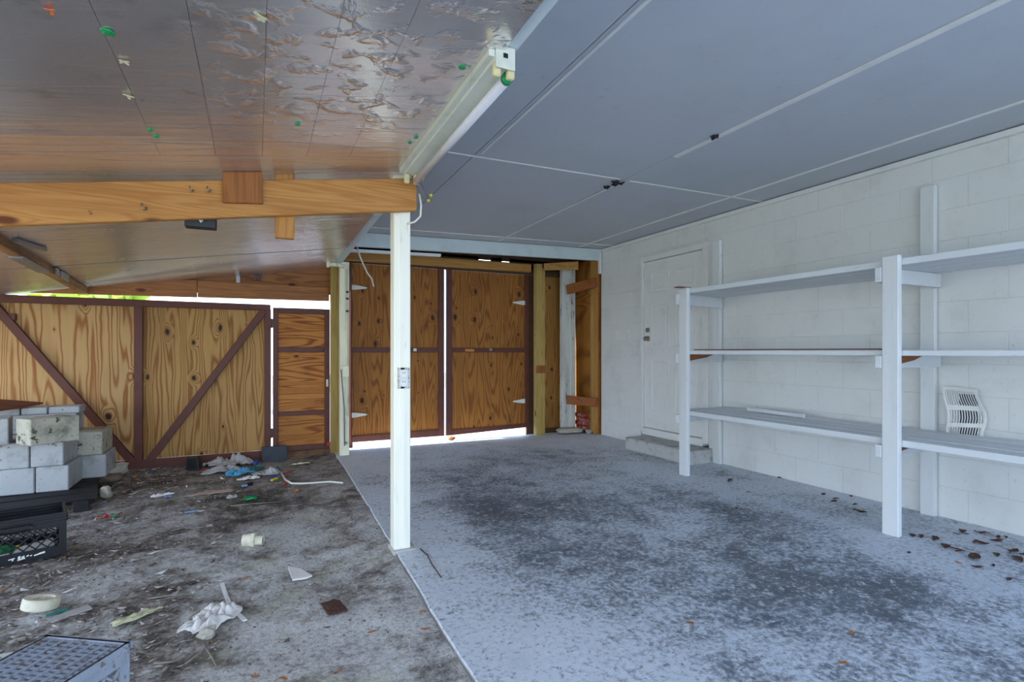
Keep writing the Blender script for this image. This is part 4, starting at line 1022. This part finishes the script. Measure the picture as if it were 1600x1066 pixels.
p = fl(432, 736); crumple('teal_scrap', p, .10, .07, .05, R(60), 13, 'teal', 'teal lump just below the dark tile', 'scrap', 14)
p = fl(333, 771); t_ = crumple('cardboard', p, .32, .10, .025, R(6), 14, 'board', 'flat pinkish cardboard lying on the dirt in front of the bags', 'cardboard', 18, .5)
p = fl(390, 783); crumple('green_scrap', p, .10, .06, .05, R(-10), 15, 'green', 'bright green scrap lying on the dirt', 'scrap', 14)
p = fl(363, 779); crumple('paper_scrap', p, .08, .06, .04, R(30), 16, 'bag', 'pale scrap left of the bright green scrap', 'scrap', 14)
p = fl(253, 776); crumple('paper_scrap', p, .16, .06, .04, R(15), 18, 'cloth', 'white paper scrap on the dirt below the gate upright', 'scrap', 18)
p = fl(470, 726); crumple('paper_scrap', p, .18, .04, .03, R(5), 19, 'paper', 'yellow paper strip on the dirt before the narrow door', 'scrap', 14)
p = fl(520, 945); crumple('dark_scrap', fl(522, 951), .09, .15, .012, R(10), 20, 'leafb', 'flat dark brown scrap pressed in the dirt near the slab edge', 'scrap', 18)
p = fl(430, 722); c = p
tl = thing('slate_tile', 'dark square tile standing against the narrow door threshold', 'tile', (p.x, p.y, p.z), R(8))
MB().hexa([(-.12,0,0),(.12,0,0),(.12,.03,0),(-.12,.03,0),(-.12,.05,.155),(.12,.05,.155),(.12,.08,.155),(-.12,.08,.155)]).build('tile_body', 'tile', tl, bevel=.003, local=True)
p = fl(303, 735)
t = thing('black_box', 'black plastic box leaning at the gate foot right of the braces', 'box', (p.x, p.y, p.z), R(-25))
MB().hexa([(-.06,-.03,0),(.07,-.03,0),(.07,.02,0),(-.06,.02,0),(-.09,.03,.12),(.02,.03,.13),(.02,.07,.13),(-.09,.07,.12)]).build('case', 'blacksl', t, bevel=.005, local=True)
mb = MB(); [mb.bar((-.055+.022*k, -.03, .02), (-.075+.02*k, .018, .11), .006, .006) for k in range(5)]
mb.build('ribs', 'darkmetal', t, local=True)
# thin white cable on the dirt
pts = [fl(*q) for q in ((440,742),(446,752),(456,758),(470,758),(490,757),(515,755),(536,757))]
tag(MB().tube([q+Vector((0,0,.012)) for q in pts], .009, 8).build('white_cable', 'wire', smooth=True), 'bent white cable lying on the dirt by the far slab edge', 'cable')
# curved white strip and shard
pts = [fl(*q) for q in ((347,914),(352,930),(360,949),(372,962),(383,972))]
mb = MB()
for a, b in zip(pts[:-1], pts[1:]): mb.bar(a+Vector((0,0,.006)), b+Vector((0,0,.006)), .016, .006)
tag(mb.build('plastic_strip', 'white'), 'curved white plastic strip beside the crumpled rag', 'strip')
q = [fl(450, 890), fl(457, 910), fl(478, 907), fl(488, 903), fl(470, 893)]
mb = MB(); n = 5; mb.add([(a.x, a.y, a.z+.006+.004*(i == 0)) for i, a in enumerate(q)]+[(a.x, a.y, a.z+.014+.004*(i == 0)) for i, a in enumerate(q)], [(4,3,2,1,0),(5,6,7,8,9)]+[(i,(i+1)%5,5+(i+1)%5,5+i) for i in range(5)])
tag(mb.build('plate_shard', 'cloth'), 'pointed white shard lying on the dirt left of the slab', 'shard')
# pvc coupling
p = fl(394, 853)
t = thing('pvc_coupling', 'cream plastic pipe coupling lying on the dirt in the middle', 'pipe', (p.x, p.y, p.z), R(-14))
MB().tube([(-.05,0,.034),(-.02,0,.034),(-.018,0,.034),(.0,0,.034)], [.034,.034,.036,.036], 18).build('socket', 'pvc', t, local=True, smooth=False)
MB().tube([(-.002,0,.034),(.016,0,.034)], .042, 6).build('hex_collar', 'pvc', t, local=True)
MB().tube([(.015,0,.03),(.06,0,.028)], .027, 18, cap=False).build('spigot', 'pvc', t, local=True)
MB().tube([(.054,0,.028),(.0545,0,.028)], .023, 16).build('bore', 'darkmetal', t, local=True)
# roll of tape / ring
p = fl(62, 955)
t = thing('tape_roll', 'white plastic ring lying tilted on the dirt at the left edge', 'roll', (p.x, p.y, p.z), 0)
o = MB().lathe([(.045,0),(.062,0),(.066,.004),(.066,.04),(.062,.045),(.045,.045),(.042,.04),(.042,.004)], (0,0,0), 32, True).build('ring', 'pvc', t, local=True, smooth=False)
o.rotation_euler = (R(-8), R(10), 0); o.location = (0,0,.012)
MB().lathe([(0,.004),(.043,.004),(.043,.012),(0,.012)], (0,0,0), 24).build('core', 'bag', t, local=True).rotation_euler = (R(-8), R(10), 0)
p = fl(108, 965); 
tag(MB().bar(p+Vector((-.06,-.02,.008)), p+Vector((.06,.05,.010)), .05, .006).build('plastic_flap', 'bag'), 'grey plastic flap on the dirt behind the grey crate', 'scrap')
p = fl(92, 955)
tag(MB().bar(fl(72,966)+Vector((0,0,.008)), fl(104,954)+Vector((0,0,.008)), .010, .008).build('teal_strip', 'teal'), 'thin dark teal strip right of the white ring', 'strip')
# small coloured bits
bits = [((232, 740), (237, 734), 'blue', 'blue pen on the dirt at the gate foot', 'pen', .01), ((208, 748), (214, 746), 'orange', 'orange scrap left of the blue pen', 'scrap', .02), ((288, 803), (306, 801), 'lblue', 'pale blue pen on the dirt in the left middle', 'pen', .012),
        ((163, 811), (168, 809), 'red', 'red bottle cap on the dirt right of the black crate', 'cap', .025), ((177, 809), (184, 808), 'green', 'small green bit beside the red bottle cap', 'scrap', .018), ((184, 806), (191, 803), 'red', 'thin red strip right of the small green bit', 'scrap', .01), ((150, 813), (157, 812), 'orange', 'orange crumb left of the red bottle cap', 'scrap', .016),
        ((420, 749), (433, 746), 'blue', 'blue strip beside the bent white cable', 'strip', .016), ((424, 753), (433, 750), 'yellow', 'short yellow stub beside the blue strip', 'scrap', .022), ((440, 742), (456, 739), 'red', 'red straw by the bent white cable', 'strip', .012), ((443, 760), (447, 758), 'red', 'red crumb below the bent white cable', 'scrap', .022),
        ((378, 762), (386, 761), 'lblue', 'pale small tube left of a dark lump', 'scrap', .022), ((388, 761), (394, 759), 'darkmetal', 'dark lump below the blue film', 'scrap', .035), ((460, 770), (467, 769), 'leafo', 'rust brown leaf below the bent white cable', 'leaf', .03), ((312, 736), (322, 735), 'red', 'red and pale scrap beside the black leaning box', 'scrap', .014),
        ((398, 728), (402, 724), 'blue', 'small blue lump behind the teal film', 'scrap', .04), ((256, 779), (268, 777), 'lblue', 'pale blue bit on the white paper scrap', 'scrap', .014), ((158, 787), (166, 786), 'lblue', 'pale blue crumb beside the pallet', 'scrap', .012)]
for a, b, m_, lab, cat, w in bits:
    A, B = fl(*a), fl(*b); mb = MB().bar(A+Vector((0,0,w*.4+.004)), B+Vector((0,0,w*.4+.006)), w, w*.7)
    tag(mb.build({'cap': 'screw_top', 'pen': 'pen', 'strip': 'plastic_strip', 'leaf': 'leaf'}.get(cat, 'plastic_scrap'), m_, bevel=w*.15), lab, cat)
for a, s, m_, lab, sd in (((187, 742), (.075, .06, .06), 'stone', 'pale stone by the pallet corner under the diagonal brace', 1), ((170, 755), (.09, .07, .045), 'brownstone', 'brown stone in front of the pale stone by the pallet', 2), ((166, 779), (.04, .04, .05), 'stone', 'pale chip standing at the pallet corner', 4), ((322, 1000), (.035, .03, .025), 'stone', 'grey pebble below the crumpled rag', 5), ((400, 712), (.07, .04, .02), 'stone', 'white stone on the threshold left of the dark tile', 6), ((706, 688), (.045, .03, .03), 'leafo', 'brown fallen lump under the gap of the barn doors', 7)):
    p = fl(*a); stone('stone', (p.x, p.y, p.z-.004), s, m_, sd, lab, bump=.5)

# twigs on the dirt
tw = [((10,918),(50,903)), ((280,872),(330,868)), ((230,938),(300,930)), ((290,1040),(330,1000)), ((318,1010),(340,1050)), ((20,1000),(60,985)), ((210,770),(240,763)), ((360,792),(440,786)), ((435,762),(410,770)), ((200,812),(222,790)), ((470,975),(500,960)), ((240,1040),(290,1030))]
TWL = ['at the left edge above the white ring', 'between the black crate and the white shard', 'right of the yellowed wrapper', 'right of the grey crate near the bottom', 'below the crumpled rag', 'behind the left end of the grey crate', 'below the gate upright', 'right of the green scrap', 'below the yellow stub', 'right of the red bottle cap', 'left of the flat dark scrap', 'beside the right corner of the grey crate']
for k, (a, b) in enumerate(tw):
    A, B = fl(*a), fl(*b); Mi = (A+B)/2+Vector((random.uniform(-.02,.02), random.uniform(-.02,.02), .006))
    tag(MB().tube([A+Vector((0,0,.006)), Mi, B+Vector((0,0,.008))], [.004,.0035,.002], 6).build('twig', 'twig', smooth=True), 'thin dry twig on the dirt '+TWL[k], 'twig', 'twigs on the dirt')

# leaf and bark chips carpeting the dirt
rg = random.Random(11); mb = MB(); cnt = 0
while cnt < 24000:
    x, y = rg.uniform(-2.6, .8), rg.uniform(1.1, 6.15)
    if x > edge_x(y)-.01: continue
    if math.hypot(x, y)**2*.9 > 40*rg.random()+ (1.5): pass
    dens = .12+.8*clamp(.35-x*.7)+ .5*mn.noise(Vector((x*1.3, y*1.3, 4)))
    if rg.random() > dens: continue
    s = rg.uniform(.004, .014)*(2.2 if rg.random() < .05 else 1)*(1.25 if x < -.2 else .8); asp = rg.uniform(.18, .6); a = rg.uniform(0, 6.283)
    z = zdirt(x, y)+.003; c, n_ = math.cos(a), math.sin(a); k1, k2 = rg.uniform(0, .6), rg.uniform(0, .6)
    P = [(-s, -s*asp*.4, k1*s*.6), (0, -s*asp, .002), (s, 0, k2*s), (0, s*asp, .003)]
    mb.add([(x+c*p-n_*q, y+n_*p+c*q, z+r_) for p, q, r_ in P], [(0, 1, 2, 3)]); cnt += 1
o = mb.build('leaf_chips', 'chips'); o['kind'] = 'stuff'; o['label'] = 'dry leaf and bark chips covering the dirt floor'

# dry leaves on the slab
def leaf_mesh(seed):
    rg = random.Random(seed); vs = []; fs = []; n = 7; L, Wd = 1., rg.uniform(.18, .30)
    for layer in (0, 1):
        for i in range(n+1):
            u = i/n; w = Wd*math.sin(math.pi*min(u*1.02+.01, .99))**.8; bend = .25*math.sin(u*3+seed); z = .10+.16*math.sin(u*math.pi*rg.uniform(.9, 1.1)+seed)**2
            for s in (-1, 0, 1): vs.append((u-.5, bend*.5+s*w, z+abs(s)*.10-layer*.03))
    N = (n+1)*3
    for i in range(n):
        for s in (0, 1): k = i*3+s; fs += [(k, k+1, k+4, k+3), (N+k, N+k+3, N+k+4, N+k+1)]
    for i in range(n):
        for k in (i*3, i*3+2): fs.append((k, k+3, N+k+3, N+k) if k == i*3 else (k, N+k, N+k+3, k+3))
    return MB().add(vs, fs)
lm = [leaf_mesh(k).mesh('leaf', 'leafb') for k in range(4)]; lo_ = [leaf_mesh(k+9).mesh('leaf', 'leafo') for k in range(3)]
def put_leaf(px, py, L, rz, orange=False, label='', group=None):
    p = fl(px, py); o = bpy.data.objects.new('leaf', random.choice(lo_ if orange else lm)); COL.objects.link(o)
    o.location = (p.x, p.y, p.z-.002); o.scale = (L, L, L*.7); o.rotation_euler = (0, 0, rz); return tag(o, label, 'leaf', group)
rg = random.Random(5)
LB = 'small dark dry leaf on the concrete by the right shelf post'
for px, py, L in ((1428,838,.05),(1437,839,.05),(1458,842,.06),(1462,843,.05),(1481,856,.06),(1490,858,.04),(1500,862,.05),(1507,832,.06),(1509,835,.04),(1521,873,.09),(1530,849,.05),(1533,851,.06),(1527,887,.04),(1553,885,.05),(1557,846,.06),(1561,841,.05),(1570,840,.04),(1585,865,.09),(1592,875,.08),(1555,868,.05),(1538,834,.05),(1528,832,.04),(1495,835,.04),(1600,868,.06),(1575,906,.05),(1306,780,.05),(1303,784,.04),(1336,789,.05),(1342,800,.06),(1347,801,.04),(1286,773,.04),(1331,776,.05),(1218,747,.05),(1170,770,.04),(1420,864,.03),(1140,752,.09),(1150,795,.03)):
    put_leaf(px, py, L*rg.uniform(.9, 1.3), rg.uniform(-.8, .8), False, LB, 'dark dry leaves on the concrete near the shelving')
for px, py, lab in ((1498,880,'orange brown leaf on the concrete below the dark leaves'), (1330,990,'tan leaf on the concrete at lower right'), (1078,975,'tan crumb of leaf in the middle of the lower concrete'), (1318,1038,'brown leaf near the bottom edge of the concrete'), (527,1052,'bright orange leaf at the bottom of the dirt'), (399,1058,'brown leaf at the bottom edge of the dirt'), (660,957,'orange leaf at the edge of the slab'), (665,984,'brown leaf tucked at the slab edge below the orange one'), (581,988,'yellowish leaf on the dirt left of the slab edge'), (442,1062,'long tan leaf at the bottom edge of the dirt'), (385,903,'reddish leaf on the dirt left of the white shard')):
    put_leaf(px, py, .034, rg.uniform(0, 3), True, lab)
# hairline crack stick lying on the slab near the post
pts = [atz(657, 858, .004), atz(668, 868, .004), atz(675, 882, .004), atz(690, 903, .004)]
tag(MB().tube(pts, [.004,.003,.003,.002], 6).build('twig', 'leafb', smooth=True), 'thin dark twig on the slab beside the foot of the cream post', 'twig')
